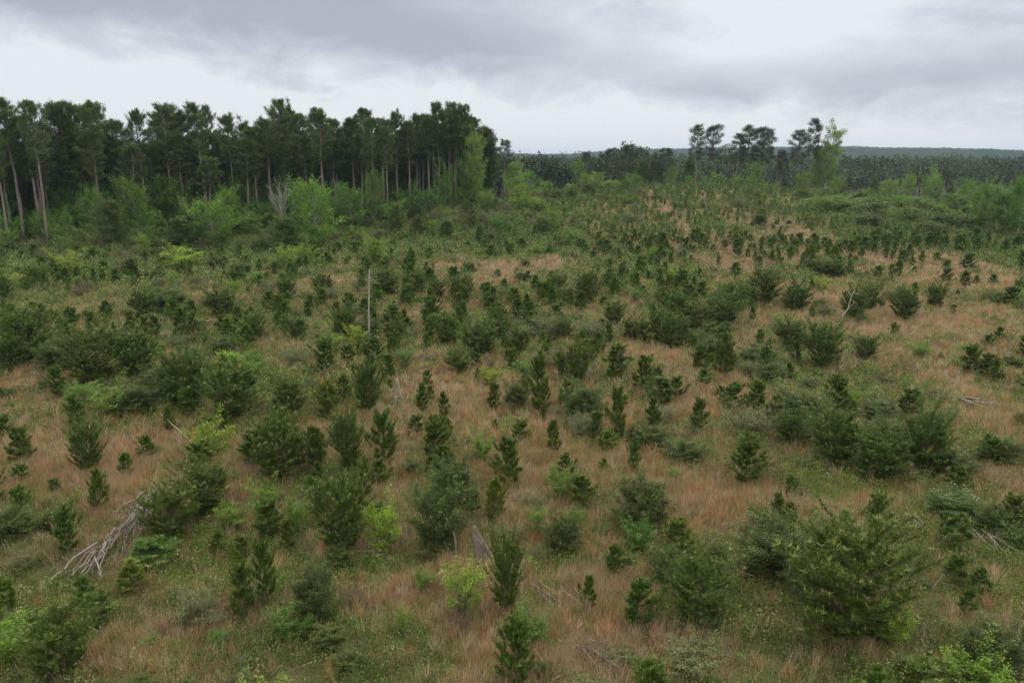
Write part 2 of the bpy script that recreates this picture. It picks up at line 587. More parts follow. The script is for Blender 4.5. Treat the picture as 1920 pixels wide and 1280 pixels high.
kind('hardwood', 4, 20.0, 7.0, M_LEAF, M_PALE, t0=.34, nb=70, prof='oval', el=(.0, 1.0), up=.2, nsub=6, step=4, style='leaf', L=.32, W=.20, per=6,
     cols=((.10, .175, .035), (.15, .245, .05)), tip=(.20, .30, .10), tip_frac=.4, stems=2, spread=.07, trad=.22, puff=.55, gap=.25, from_t=.45, limb_sides=4, bend=.3)
kind('tallpine', 8, 24.0, 5.6, M_NEEDLE, M_BARK, t0=.56, nb=56, prof='crown', el=(-.05, .9), nsub=5, step=4, style='needle', L=.36, W=.07, per=15,
     cols=((.044, .080, .019), (.090, .142, .034)), trad=.33, from_t=.5, puff=.16, limb_sides=4, gap=.28, sides=8, bend=.18, dead=.12, up=.15, bias=.75)
kind('woodpine', 6, 21.0, 6.4, M_NEEDLE, M_BARK, t0=.26, nb=66, prof='crown', el=(-.05, .9), nsub=5, step=4, style='needle', L=.44, W=.11, per=12,
     cols=((.040, .074, .018), (.078, .128, .030)), trad=.22, from_t=.5, puff=.28, limb_sides=3, gap=.10, sides=6, bend=.2, dead=.05, up=.15, bias=.85)
kind('openpine', 5, 22.0, 6.0, M_NEEDLE, M_BARK, t0=.47, nb=38, prof='crown', el=(-.1, .6), nsub=5, step=3, style='needle', L=.45, W=.085, per=12,
     cols=((.034, .058, .022), (.055, .084, .030)), trad=.24, from_t=.6, puff=.24, limb_sides=4, gap=.14, sides=7, bend=.5, dead=.12, up=.25, bias=.8)
kind('lowpine', 3, 9.0, 4.6, M_NEEDLE, M_BARK, t0=.10, nb=70, prof='cone', el=(.05, .9), nsub=5, step=4, style='needle', L=.32, W=.06, per=11,
     cols=((.055, .096, .020), (.09, .14, .030)), trad=.12, from_t=.35, puff=.16, limb_sides=3, gap=.1, sides=6, up=.9)
kind('baretree', 3, 13.0, 4.2, M_LEAF, M_PALE, t0=.30, nb=60, prof='oval', el=(.5, 1.3), nsub=6, step=2, style='leaf', L=.2, W=.1, per=1,
     cols=((.2, .24, .1), (.24, .28, .12)), stems=3, spread=.12, trad=.15, puff=.1, gap=.75, limb_sides=4)

# ------------------------------------------------------------------ placing things
ITEMS = []      # every plant: dict(kind, x, y, z, h, w, name, cat, desc, group, tint)
LANDMARKS = []  # (phrase, x, y)
_r = random.Random(3)

NAMES = {
    'pine_s': ('young_pine', 'young pine'), 'pine_m': ('young_pine', 'young pine'), 'pine_l': ('young_pine', 'young pine'),
    'shrub': ('evergreen_shrub', 'shrub'), 'shrub_wisp': ('wispy_shrub', 'shrub'), 'green': ('leafy_sapling', 'sapling'),
    'bloom': ('blossoming_shrub', 'shrub'), 'bare': ('leafless_shrub', 'shrub'),
    'tree': ('broadleaf_tree', 'tree'), 'hardwood': ('broadleaf_tree', 'tree'), 'tallpine': ('tall_pine_tree', 'pine tree'), 'woodpine': ('tall_pine_tree', 'pine tree'), 'openpine': ('tall_pine_tree', 'pine tree'),
    'lowpine': ('bushy_pine_tree', 'pine tree'), 'baretree': ('leafless_tree', 'tree'),
}


def add(key, x, y, h, w, label=None, group=None, tint=(1, 1, 1), desc=None, mark=None, z=None):
    it = dict(key=key, x=x, y=y, z=float(height(x, y)) if z is None else z, h=h, w=w, label=label, group=group, tint=tint, desc=desc)
    ITEMS.append(it)
    if mark:
        LANDMARKS.append((mark, x, y, it))
    return it


def spot(px, py, hp, wp):
    """world place and size of a plant whose foot, height and width were measured in the photo"""
    th = PITCH + math.atan((py - 640) / F_PX)
    x, y, z, dep = hit(px, py - 0.30 * wp * max(0, math.sin(th)))
    s = dep / F_PX
    w = wp * s
    h = max(0.45 * hp * s, (hp * s - 0.35 * w * math.sin(th)) / math.cos(th)) * 1.12
    return x, y, h, w


LIME = (1.8, 1.55, 1.1)
YEL = (1.6, 1.28, 1.2)
BRI = (1.1, 1.15, .9)
# kind, foot x, foot y, height px, width px [, tint, landmark phrase, label]
PLACED = '''
P 115 1285 140 130
G 40 1250 100 110 B
P 182 1180 62 62
P 320 1030 115 115 1 the pine beside the log pile
P 385 975 115 100
P 287 1070 60 90
p 460 1165 95 48 1 the twin slim pines near the frame's foot
p 502 1135 112 50
S 593 1180 122 85 1 the tall round shrub between slim pine and yellow-green bush
S 628 1070 45 60
P 640 1050 155 105 1 the broad dark pine beside the lime sapling
G 273 1225 28 36
G 330 1225 28 34
p 247 1115 58 50 Y
S 848 950 88 80
S 822 1045 125 105 1 the grey-green shrub beside the leaning slab
S 1053 1048 88 66
S 1205 1005 112 105 1 the biggest round shrub mid-clearing
p 957 920 92 54
P 925 985 82 44 Y
p 1060 905 52 36
p 1087 955 62 50
P 947 1155 145 64 1 the tall pine just below the leaning slab
p 968 1300 125 66
G 793 1122 52 46
G 753 1192 56 26 B
p 1150 1085 58 32
p 1103 1155 66 34
p 1192 1188 92 66
S 1257 1098 76 62
P 1318 1190 140 130 1 the wide pine left of the biggest pine
S 1440 1098 115 135 1 the dark spreading shrub above the biggest pine
p 1720 1300 62 100
S 1845 1268 100 115 1 the grey-green shrub in the lower right corner
p 1640 998 68 46
p 1480 992 46 32
p 1455 978 50 22
p 1520 1027 38 32
p 1788 1102 58 40
p 1835 1122 52 46
P 1735 892 132 92 1 the dense lone pine on the right
P 1640 908 112 110
P 1565 880 112 92
P 1490 840 80 80
P 1395 918 92 72
p 1417 780 62 44
p 1370 775 52 52
W 1400 830 70 100
S 1505 795 62 95
G 1595 770 40 42 B
P 1540 695 95 75 1 the dark pine group right of centre
P 1620 680 52 54
P 1485 655 62 62
p 1355 712 80 42
p 1695 602 62 56 1 the open-ground pine beside the forked white snag
p 1750 577 52 42
p 1773 532 28 22
p 1808 540 30 24
p 1830 535 18 14
p 1860 535 20 18
p 1892 577 38 32 1 the lone little pine at the right edge
p 1675 632 26 20
p 1850 655 28 24
p 1872 640 26 20
p 1815 702 52 42
p 1850 708 42 36
G 1722 672 30 48
S 1905 692 26 42 B
P 690 775 98 54 1 the pine left of the short pale stubs
p 793 776 54 24
S 863 704 52 52 B the bright round bush above the pale stubs
P 895 672 70 74
p 925 772 52 22
S 970 768 56 48
p 1015 785 112 44
P 1080 720 78 54 1 the pointed pine at the clearing's middle
p 1155 708 58 46
P 1200 740 68 48
p 1242 764 52 52
S 1092 794 76 80
p 1160 835 100 34
p 1188 888 60 24
p 975 832 42 34
p 1037 855 64 32
P 660 885 122 64
P 722 875 98 56
P 1238 645 64 54
P 1265 660 68 54
p 780 815 36 30
P 742 645 54 44
P 972 670 62 48
W 1112 640 40 70
S 1226 848 52 66
S 1282 876 52 76
p 38 875 68 48 1 the small dark pine by the left edge
P 165 895 104 60
P 180 725 115 120 1 the massed pines at middle left
P 262 714 92 88
P 352 770 112 90
P 435 795 115 110 1 the darkest pine at middle left
P 540 785 74 66
P 525 905 122 94 1 the bushy pine above the log pile
p 592 885 78 42
P 66 685 112 100
G 215 785 78 84
G 150 770 56 62
G 402 862 88 78 Y the pale yellow-green sapling above the log pile
G 438 694 34 56 L
G 50 668 40 34 B
S 422 668 38 52
P 475 642 52 48
P 420 598 64 64 1 the round dark pine by the bare sand patch
S 325 594 50 80
P 268 600 60 50
P 60 540 40 40
P 785 556 48 34
P 725 556 52 60
P 1045 556 42 40
P 1100 566 56 50
P 535 566 52 36
P 608 560 48 44
P 510 588 40 34
P 820 560 40 36
P 865 566 48 48
P 1380 590 62 60
P 1430 570 70 66 1 the tallest dark pine beside the pale slope
P 1350 615 66 74
P 1300 625 60 60
P 1270 610 62 54
P 1490 585 62 60
P 1600 600 68 50
P 1628 585 60 40
P 1560 520 34 54
P 1530 512 30 40
G 340 505 48 84 L
G 130 520 50 60 Y
G 30 545 34 60 Y
G 540 510 46 50 Y
G 575 498 52 50 B
G 705 500 34 34 L
G 1540 550 30 40 Y
G 720 1040 104 68 L the lime-green sapling
G 860 1168 105 100 Y the yellow-green bush in front of the slab
G 1670 1215 78 68 L the bright sapling in front of the biggest pine
P 1585 1230 228 235 1 the biggest dark pine
C 1790 972 66 95 1 the white-blossomed bush
S 1850 1000 50 60
C 1898 1030 44 50
C 1410 850 40 60
G 905 870 60 50
G 1000 1010 60 46
G 1080 1000 50 40
G 555 1010 70 50
G 440 1000 60 70
G 500 960 60 60
P 510 1010 70 60
P 455 1060 52 50
W 640 830 40 60
W 1500 1130 50 60
W 1300 1270 60 120
W 1160 1250 40 70
W 560 690 40 60
W 1240 800 40 60
b 1590 1010 40 60
b 860 1200 70 70
b 1120 1250 50 90
b 1060 690 50 60
b 340 930 50 50
b 1700 700 30 50
b 150 560 36 50
b 240 520 40 60
S 1660 850 60 80
S 1880 880 60 80
S 1780 900 60 70
P 1850 880 60 60
P 1900 1000 70 60
p 1480 930 36 30
P 830 900 60 40
p 885 970 50 34
P 640 960 60 50
p 560 880 60 30
P 20 700 70 60
S 110 700 60 70
S 250 780 60 80
S 300 745 60 70
P 610 700 60 46
P 640 640 64 50
P 560 640 50 44
P 700 690 54 44
S 690 640 44 50
G 620 670 44 50 B
G 670 655 44 50 Y
P 840 650 60 48
P 930 640 54 48
W 1020 640 44 70
P 1060 640 46 44
P 1150 610 46 44
P 1180 640 50 44
p 1120 665 40 32
p 1310 700 50 40
S 1330 680 50 60
S 1420 690 46 80
S 1450 720 40 60
P 1700 780 50 46
S 1650 790 40 60
p 1600 850 50 40
'''


def place_list():
    kmap = {'P': None, 'p': None, 'S': 'shrub', 'W': 'shrub_wisp', 'G': 'green', 'C': 'bloom', 'b': 'bare'}
    for line in PLACED.strip().splitlines():
        tk = line.split(None, 6)
        code, px, py, hp, wp = tk[0], *map(float, tk[1:5])
        flag = tk[5] if len(tk) > 5 else '1'
        mark = tk[6] if len(tk) > 6 else None
        x, y, h, w = spot(px, py, hp, wp)
        key = kmap[code]
        if key is None:
            key = 'pine_l' if (w > 1.9 or (code == 'P' and h > 3.0)) else 'pine_m' if h > 1.5 else 'pine_s'
        tint = {'B': BRI, 'Y': YEL, 'L': LIME}.get(flag, (1, 1, 1))
        it = add(key, x, y, h, w, tint=tint, mark=mark)
        if mark:
            it['own'] = mark
            it['flag'] = flag
        it['flag'] = flag
        it['placed'] = True


place_list()
# other landmarks that are not plants (their builders use the same places)
PILE = [hit(*p) for p in ((300, 940), (255, 985), (200, 1040), (150, 1095))]
SLAB = hit(910, 1055)
SNAG = hit(692, 645)
FORK = hit(1577, 612)
STUB = hit(745, 752)
LOGR = hit(1820, 762)
LANDMARKS += [('the grey log pile', PILE[1][0], PILE[1][1], None), ('the leaning weathered slab', SLAB[0], SLAB[1], None),
              ('the tall bare dead trunk', SNAG[0], SNAG[1], None), ('the forked white snag', FORK[0], FORK[1], None),
              ('the pale fallen log', LOGR[0], LOGR[1], None), ('the short pale stubs', STUB[0], STUB[1], None)]

# ------------------------------------------------------------------ cover maps (open straw, green herbs)
# px, py, rx, ry of areas where the photo shows open straw / where it shows green ground plants
OPEN = [(1720, 590, 240, 70), (1800, 520, 160, 40), (960, 500, 130, 26), (620, 530, 90, 22), (380, 560, 60, 20), (220, 570, 120, 16),
        (860, 740, 130, 50), (560, 650, 70, 22), (1500, 440, 60, 30), (1250, 680, 120, 40), (1330, 740, 90, 40), (1350, 940, 110, 60),
        (1560, 950, 110, 40), (1000, 860, 60, 60), (760, 880, 60, 60), (230, 870, 130, 60), (90, 830, 60, 50), (300, 1160, 150, 70),
        (1210, 900, 90, 40), (1080, 1170, 80, 70), (1850, 780, 90, 40), (500, 1230, 120, 50), (760, 1130, 60, 60), (1240, 390, 14, 50),
        (1170, 600, 40, 30), (1830, 650, 110, 40), (100, 700, 60, 25), (900, 1250, 70, 50), (420, 600, 40, 12), (1400, 730, 60, 30)]
GREEN = [(60, 1010, 110, 90), (120, 1130, 120, 60), (1530, 945, 60, 25), (520, 1240, 110, 40), (700, 1240, 100, 50), (1660, 730, 200, 45),
         (940, 790, 50, 20), (350, 620, 110, 30), (620, 740, 120, 30), (1700, 1060, 120, 60), (1000, 450, 120, 40), (250, 470, 260, 50),
         (1650, 440, 250, 30), (480, 1010, 120, 60), (840, 1240, 60, 50), (1000, 1050, 60, 60), (1300, 800, 90, 30), (1800, 830, 120, 30)]


def blobs(lst):
    o = []
    for px, py, rx, ry in lst:
        x, y, z, d = hit(px, py)
        x2, y2, _, _ = hit(px, py - ry)
        o.append((x, y, rx * d / F_PX, max(2.0, y2 - y)))
    return np.array(o)


OB, GB = blobs(OPEN), blobs(GREEN)


def mask(B, x, y):
    x, y = np.asarray(x, float), np.asarray(y, float)
    wx = x + (fbm(x / 4, y / 4, 2) - .5) * 5
    wy = y + (fbm(x / 4 + 40, y / 4, 2) - .5) * 7
    r = np.zeros(np.shape(x))
    for cx, cy, rx, ry in B:
        r = np.maximum(r, np.exp(-((wx - cx) / rx) ** 2 - ((wy - cy) / ry) ** 2))
    return r


_e0, _e1 = hit(70, 464), hit(866, 407)       # feet of the outermost trunks
EB = (_e1[1] - _e0[1]) / (_e1[0] - _e0[0])
EA = _e0[1] - EB * _e0[0]


def edge_y(x):
    """front line of the wood: y as a function of x (for x < 0)"""
    return EA + np.asarray(x, float) * EB


def greenness(x, y):
    g = 0.66 + 0.9 * (fbm(x / 9 + 7, y / 9 + 2, 3) - 0.5) * 1.6 + 1.0 * (fbm(x / 2.2 + 1, y / 2.2, 3) - .5)
    g = g + 0.75 * mask(GB, x, y) - 0.75 * mask(OB, x, y)
    e = edge_y(x)
    g = g + np.where(x < 12, 0.9 * sm(e - 32, e - 10, y), 0)
    slope = sm(88, 118, y) * sm(2, 16, x)
    rows_ = .5 + .5 * np.sin((x - y * .10) * 2.17)          # grass lanes between the planted rows
    g = g - slope * (.30 + .30 * rows_)
    g = np.where(y > 270, -0.2 + 0.5 * (fbm(x / 20, y / 20, 3) - .5), g)
    return np.clip(g, 0, 1)


# ------------------------------------------------------------------ random fill between the measured plants
taken = np.array([(i['x'], i['y'], i['w']) for i in ITEMS])


def clear_of(x, y, r, extra=()):
    d = np.hypot(taken[:, 0] - x, taken[:, 1] - y)
    if np.any(d < taken[:, 2] * 0.42 + r * 0.6):
        return False
    return True


_pile = np.array([p[:2] for p in PILE])


def blocked(x, y):
    if np.min(np.hypot(_pile[:, 0] - x, _pile[:, 1] - y)) < 1.5:
        return True
    for q in (SLAB, STUB, LOGR):
        if abs(q[0] - x) < 1.2 and -3.0 < y - q[1] < 1.0:
            return True
    return False


MASS = []      # planted pines beyond the ~300 that show largest


def fill():
    global taken
    cand = []
    # planted rows, slightly diverging to the upper left
    ang = math.radians(6)
    ca, sa = math.cos(ang), math.sin(ang)
    for r in range(-60, 90):
        for c in range(0, 110):
            u = r * 2.9 + _r.gauss(0, .28)
            v = 16 + c * 2.0 + _r.gauss(0, .45)
            u += _r.gauss(0, .25) * (1 if v < 90 else 0)
            x, y = u * ca - v * sa + 6, u * sa + v * ca
            if y < 17 or y > 232 or abs(x) > y * 0.74 + 6:
                continue
            e = float(edge_y(x))
            if x < 6 and y > e - 22:
                continue
            f = float(fbm(x / 8 + 50, y / 8 + 20, 3))
            o = float(mask(OB, x, y))
            p = 0.60 + (f - 0.5) * 2.0
            if x > 8 and y > 95:
                p += 0.30 * sm(90, 130, y)
            if x > 66:
                p -= 0.35 if y < 150 else .22
            p -= 0.8 * o
            if _r.random() > p:
                continue
            if not clear_of(x, y, .5) or blocked(x, y):
                continue
            h = (0.8 + 1.5 * f + abs(_r.gauss(0, .45))) * (1 if y > 60 else .85)
            h *= (1 - 0.35 * o) * _r.choice([.55, .75, .9, 1, 1.1])
            cand.append((x, y, h, h * _r.choice([.42, .5, .58, .66, .8])))
    cand.sort(key=lambda c: -c[2] / math.hypot(c[0], c[1]))
    have = sum(1 for i in ITEMS if i['key'].startswith('pine_'))
    for i, (x, y, h, w) in enumerate(cand):
        if have + i < 298:
            key = 'pine_l' if w > 1.9 else 'pine_m' if h > 1.6 else 'pine_s'
            v = _r.uniform(.85, 1.25)
            add(key, x, y, h, w, tint=(v * _r.uniform(.9, 1.15), v, v * .95))
        else:
            MASS.append((x, y, h, w))
    taken = np.vstack([taken, [(c[0], c[1], c[3]) for c in cand]])
    # shrubs and saplings
    n = dict(shrub=0, green=0, shrub_wisp=0, bare=0)
    cap = dict(shrub=215, green=150, shrub_wisp=235, bare=60)
    tries = 0
    while tries < 14000:
        tries += 1
        y = 18 + 205 * _r.random() ** 1.15
        x = _r.uniform(-1, 1) * (y * 0.70 + 3)
        e = float(edge_y(x))
        if x < 6 and y > e - 26:
            continue
        f = float(fbm(x / 7 + 90, y / 7 + 33, 3))
        o = float(mask(OB, x, y))
        g = float(greenness(x, y))
        if _r.random() > (f - .25) * 1.6 * (1 - .85 * o):
            continue
        key = _r.choices(['shrub', 'green', 'shrub_wisp', 'bare'], [1.0, .5 + .9 * g, .8, .22])[0]
        if n[key] >= cap[key]:
            continue
        w = _r.choice([.5, .6, .7, .85, 1.0, 1.25, 1.6]) * _r.uniform(.85, 1.15) * (1 + .7 * float(sm(30, 130, y)))
        if not clear_of(x, y, w * .5) or blocked(x, y):
            continue
        n[key] += 1
        h = w * _r.uniform(.6, .95) * (1.25 if key == 'green' else 1)
        t = (1, 1, 1)
        if key == 'green':
            t = _r.choices([(1, 1, 1), BRI, YEL, (.7, .8, .8)], [4, 3, 1, 3])[0]
        if key == 'shrub':
            v = _r.uniform(.8, 1.3)
            t = (v, v, v * .95)
        add(key, x, y, h, w, tint=t)
        taken = np.vstack([taken, [(x, y, w)]])


fill()


# ------------------------------------------------------------------ brush belt along the wood and beside the ridge
def brush():
    n = 0
    for tries in range(8000):
        if n >= 380:
            break
        if _r.random() < 0.72:
            x = _r.uniform(-108, -4)
            back = _r.random() ** 0.9 * 33
            y = float(edge_y(x)) + 4 - back
        else:
            x = _r.uniform(-14, 30)
            y = _r.uniform(128, 206)
            if x > 8 and y < 172:
                continue
            back = 10
        if abs(x) > y * 0.72 or float(mask(OB, x, y)) > .6:
            continue
        d = np.hypot(taken[:, 0] - x, taken[:, 1] - y)
        if np.any(d < 1.1):
            continue
        k = _r.choices(['green', 'shrub', 'tree', 'lowpine', 'bare', 'shrub_wisp', 'pine'], [2.3, 1.8, 3.2 if back < 12 else .5, .55 if back < 14 else .1, .7, 1.6, 0])[0]
        if k in ('tree', 'lowpine'):
            h = _r.uniform(4.0, 9.5) * (1 if back < 7 else .6)
            w = h * _r.uniform(.45, .7)
        else:
            h = _r.uniform(1.8, 4.2) * (1 if back < 16 else .65)
            w = h * _r.uniform(.75, 1.2)
        t = _r.choices([(1, 1, 1), (.75, .85, .8), BRI, YEL, LIME], [5, 4, 2.5, 1.3, .5])[0] if k in ('green', 'tree') else (1, 1, 1)
        if k == 'tree':
            t = tuple(v * .95 for v in t)
        add(k, x, y, h, w, tint=t)
        n += 1


brush()


# ------------------------------------------------------------------ the tall wood on the left
ORD = 'first second third fourth fifth sixth seventh eighth ninth tenth eleventh twelfth thirteenth fourteenth fifteenth sixteenth seventeenth eighteenth nineteenth twentieth'.split()


def ordw(i):
    if i < 20:
        return ORD[i]
    tens = ['twenty', 'thirty', 'forty', 'fifty', 'sixty', 'seventy', 'eighty', 'ninety']
    t, u = divmod(i + 1, 10)
    if u == 0:
        return ['', '', 'twentieth', 'thirtieth', 'fortieth', 'fiftieth', 'sixtieth', 'seventieth', 'eightieth', 'ninetieth'][t]
    return tens[t - 2] + '-' + ORD[u - 1]


def at_px(px, D):
    return (px - 960) / F_PX * D * 1.0


def wood_trees():
    # crowns on the skyline measured in the photo: px of the crown, py of its top, row distance offset
    sky_tops = [(8, 222), (48, 190), (82, 222), (122, 200), (150, 196), (198, 196), (240, 228), (285, 210), (332, 199), (362, 204), (396, 199), (448, 218),
                (490, 240), (518, 216), (545, 192), (575, 218), (612, 208), (640, 226), (672, 222), (694, 208), (722, 226), (748, 212), (782, 218), (808, 214), (824, 199),
                (856, 198), (872, 206), (846, 222)]
    rows = {}
    for px, py in sky_tops:
        off = _r.choice([3, 6, 9]) if px < 800 else 2
        # solve for the distance on the edge line
        a = (px - 960) / F_PX
        D = EA / (1 - a * EB) + off
        x = a * D
        z = float(height(x, D))
        top = CAM_H + (292 - py) / F_PX * D
        rows.setdefault(0, []).append((x, D, top - z, _r.uniform(3.8, 5.6), 'tallpine'))
    feet = [(20, 470, 235), (52, 445, 225), (90, 465, 192), (150, 452, 205), (158, 450, 196), (187, 448, 200), (213, 442, 194), (308, 425, 212), (345, 418, 203),
            (398, 415, 201), (332, 425, 240), (470, 425, 222), (517, 422, 226), (552, 408, 192), (560, 408, 205), (608, 412, 210), (653, 402, 228), (700, 430, 222), (726, 428, 240),
            (772, 418, 228), (795, 412, 218), (832, 402, 200), (855, 408, 206), (866, 406, 198)]
    for px, py, ty in feet:
        x, y, z, dep = hit(px, py)
        rows.setdefault(1, []).append((x, y, CAM_H + (292 - ty) / F_PX * y * .97 - z, _r.uniform(3.6, 4.8), 'tallpine'))
    for row in range(2, 9):
        x = -118 + _r.uniform(0, 3)
        while x < -6:
            y = float(edge_y(x)) + [0, 3, 5, 10, 15, 20, 26, 33, 42][row] + _r.gauss(0, 1.5)
            if abs(x) < y * 0.73:
                z = float(height(x, y))
                h = _r.uniform(14.5, 20.8)
                rows.setdefault(row, []).append((x, y, h, _r.uniform(4.2, 5.4), 'tallpine') if row < 4 else (x, y, h, _r.uniform(4.6, 6.4), 'woodpine'))
            x += _r.uniform(3.6, 6.2)
    rn = {0: 'the skyline rank', 1: 'the front rank', 2: 'the second rank', 3: 'the third rank', 4: 'the fourth rank', 5: 'the fifth rank', 6: 'the sixth rank', 7: 'the seventh rank', 8: 'the rearmost rank'}
    for r, lst in rows.items():
        lst.sort(key=lambda q: -q[0] / q[1])
        for i, (x, y, h, w, k) in enumerate(lst):
            if r == 0:
                lab = f"tall pine with crown standing above the wood, {ordw(i)} counted from its open end"
            else:
                lab = f"tall bare-trunked pine in {rn[r]} of the wood, {ordw(i)} from its open end"
            v = _r.uniform(.85, 1.2)
            add(k, x, y, h, w, label=lab, group='pines of the tall wood', tint=(v * _r.uniform(.9, 1.2), v, v * .95))
    # broadleaf trees under and before the pines: px, foot py, top py, width px, kind, tint
    T = [(598, 470, 330, 78, 'tree', (1.25, 1.25, 1.0), 'light green pyramid-shaped tree before the wood, beside the leafless white tree'),
         (530, 445, 325, 44, 'baretree', (1, 1, 1), 'leafless whitish tree standing before the dark pines'),
         (318, 430, 335, 26, 'baretree', (1, 1, 1), 'thin leafless grey tree before the dark pines'),
         (462, 420, 310, 52, 'tree', (.85, .95, .9), 'mid-height green tree among the trunks, near the leafless white tree'),
         (400, 470, 365, 90, 'tree', (1.05, 1.1, .9), 'spreading layered green tree at the foot of the wood'),
         (470, 450, 385, 66, 'tree', (1.0, 1.1, .9), 'flat-topped green tree below the mid-height one'),
         (350, 470, 400, 70, 'lowpine', (1, 1, .9), 'olive bushy pine at the foot of the wood'),
         (215, 470, 365, 60, 'lowpine', (1, 1, .9), 'tall bushy pine with rounded top at the wood\'s foot'),
         (540, 475, 400, 66, 'lowpine', (1.1, 1.1, .9), 'bushy olive tree at the foot of the leafless white tree'),
         (660, 440, 340, 60, 'tree', (.8, .95, .9), 'green tree among trunks beyond the light green pyramid'),
         (700, 420, 340, 50, 'tree', (.9, 1.0, .9), 'green understorey tree halfway along the wood'),
         (740, 430, 370, 60, 'tree', (.85, 1.0, .9), 'broad green understorey tree past the halfway mark'),
         (800, 420, 350, 54, 'tree', (.8, .9, .9), 'green understorey tree near the wood\'s open end'),
         (888, 405, 240, 46, 'hardwood', (1.35, 1.3, 1.0), 'tall bright green tree closing the open end of the wood'),
         (874, 405, 262, 40, 'hardwood', (1.2, 1.2, 1.0), 'slimmer bright green tree against the end of the wood'),
         (100, 460, 400, 60, 'tree', (.9, 1.1, .9), 'low green tree near the left end of the wood'),
         (30, 440, 360, 50, 'tree', (.8, 1.0, .9), 'green understorey tree at the left end of the wood'),
         (140, 450, 370, 50, 'tree', (.75, .95, .9), 'green understorey tree between pale trunks at left'),
         (260, 440, 380, 60, 'tree', (.8, 1.0, .9), 'green tree deep under the pines at left'),
         (700, 500, 425, 46, 'tree', (1.3, 1.2, .9), 'narrow yellow-green tree rising above the dead trunk')]
    for px, py, ty, wp, k, t, lab in T:
        x, y, z, dep = hit(px, py)
        h = CAM_H + (292 - ty) / F_PX * y - z
        add(k, x, y, h, wp / F_PX * dep, label=lab, tint=t)
    # slender trees standing against the front trunks
    for i in range(30):
        x = -112 + i * 3.6 + _r.gauss(0, 1.2)
        y = float(edge_y(x)) + _r.uniform(-5, 3)
        if abs(x) > y * .72:
            continue
        h = _r.choice([5, 6, 7, 8.5, 10, 12.5]) * _r.uniform(.9, 1.1)
        v = _r.uniform(.85, 1.25)
        add('tree', x, y, h, h * _r.uniform(.34, .55), tint=(v * _r.uniform(.85, 1.1), v * 1.05, v * .9), desc='understorey')
    # understorey inside the wood
    n = 0
    for tries in range(1500):
        x = _r.uniform(-112, -8)
        y = float(edge_y(x)) + _r.uniform(1, 26)
        dd = y - float(edge_y(x))
        if abs(x) > y * .72:
            continue
        if n >= 130:
            break
        h = _r.uniform(3.5, 7.5) if dd < 8 else _r.uniform(6, 13)
        v = _r.uniform(.75, 1.15)
        add('tree', x, y, h, h * _r.uniform(.5, .75), tint=(v * .85, v, v * .9), desc='understorey')
        n += 1


wood_trees()


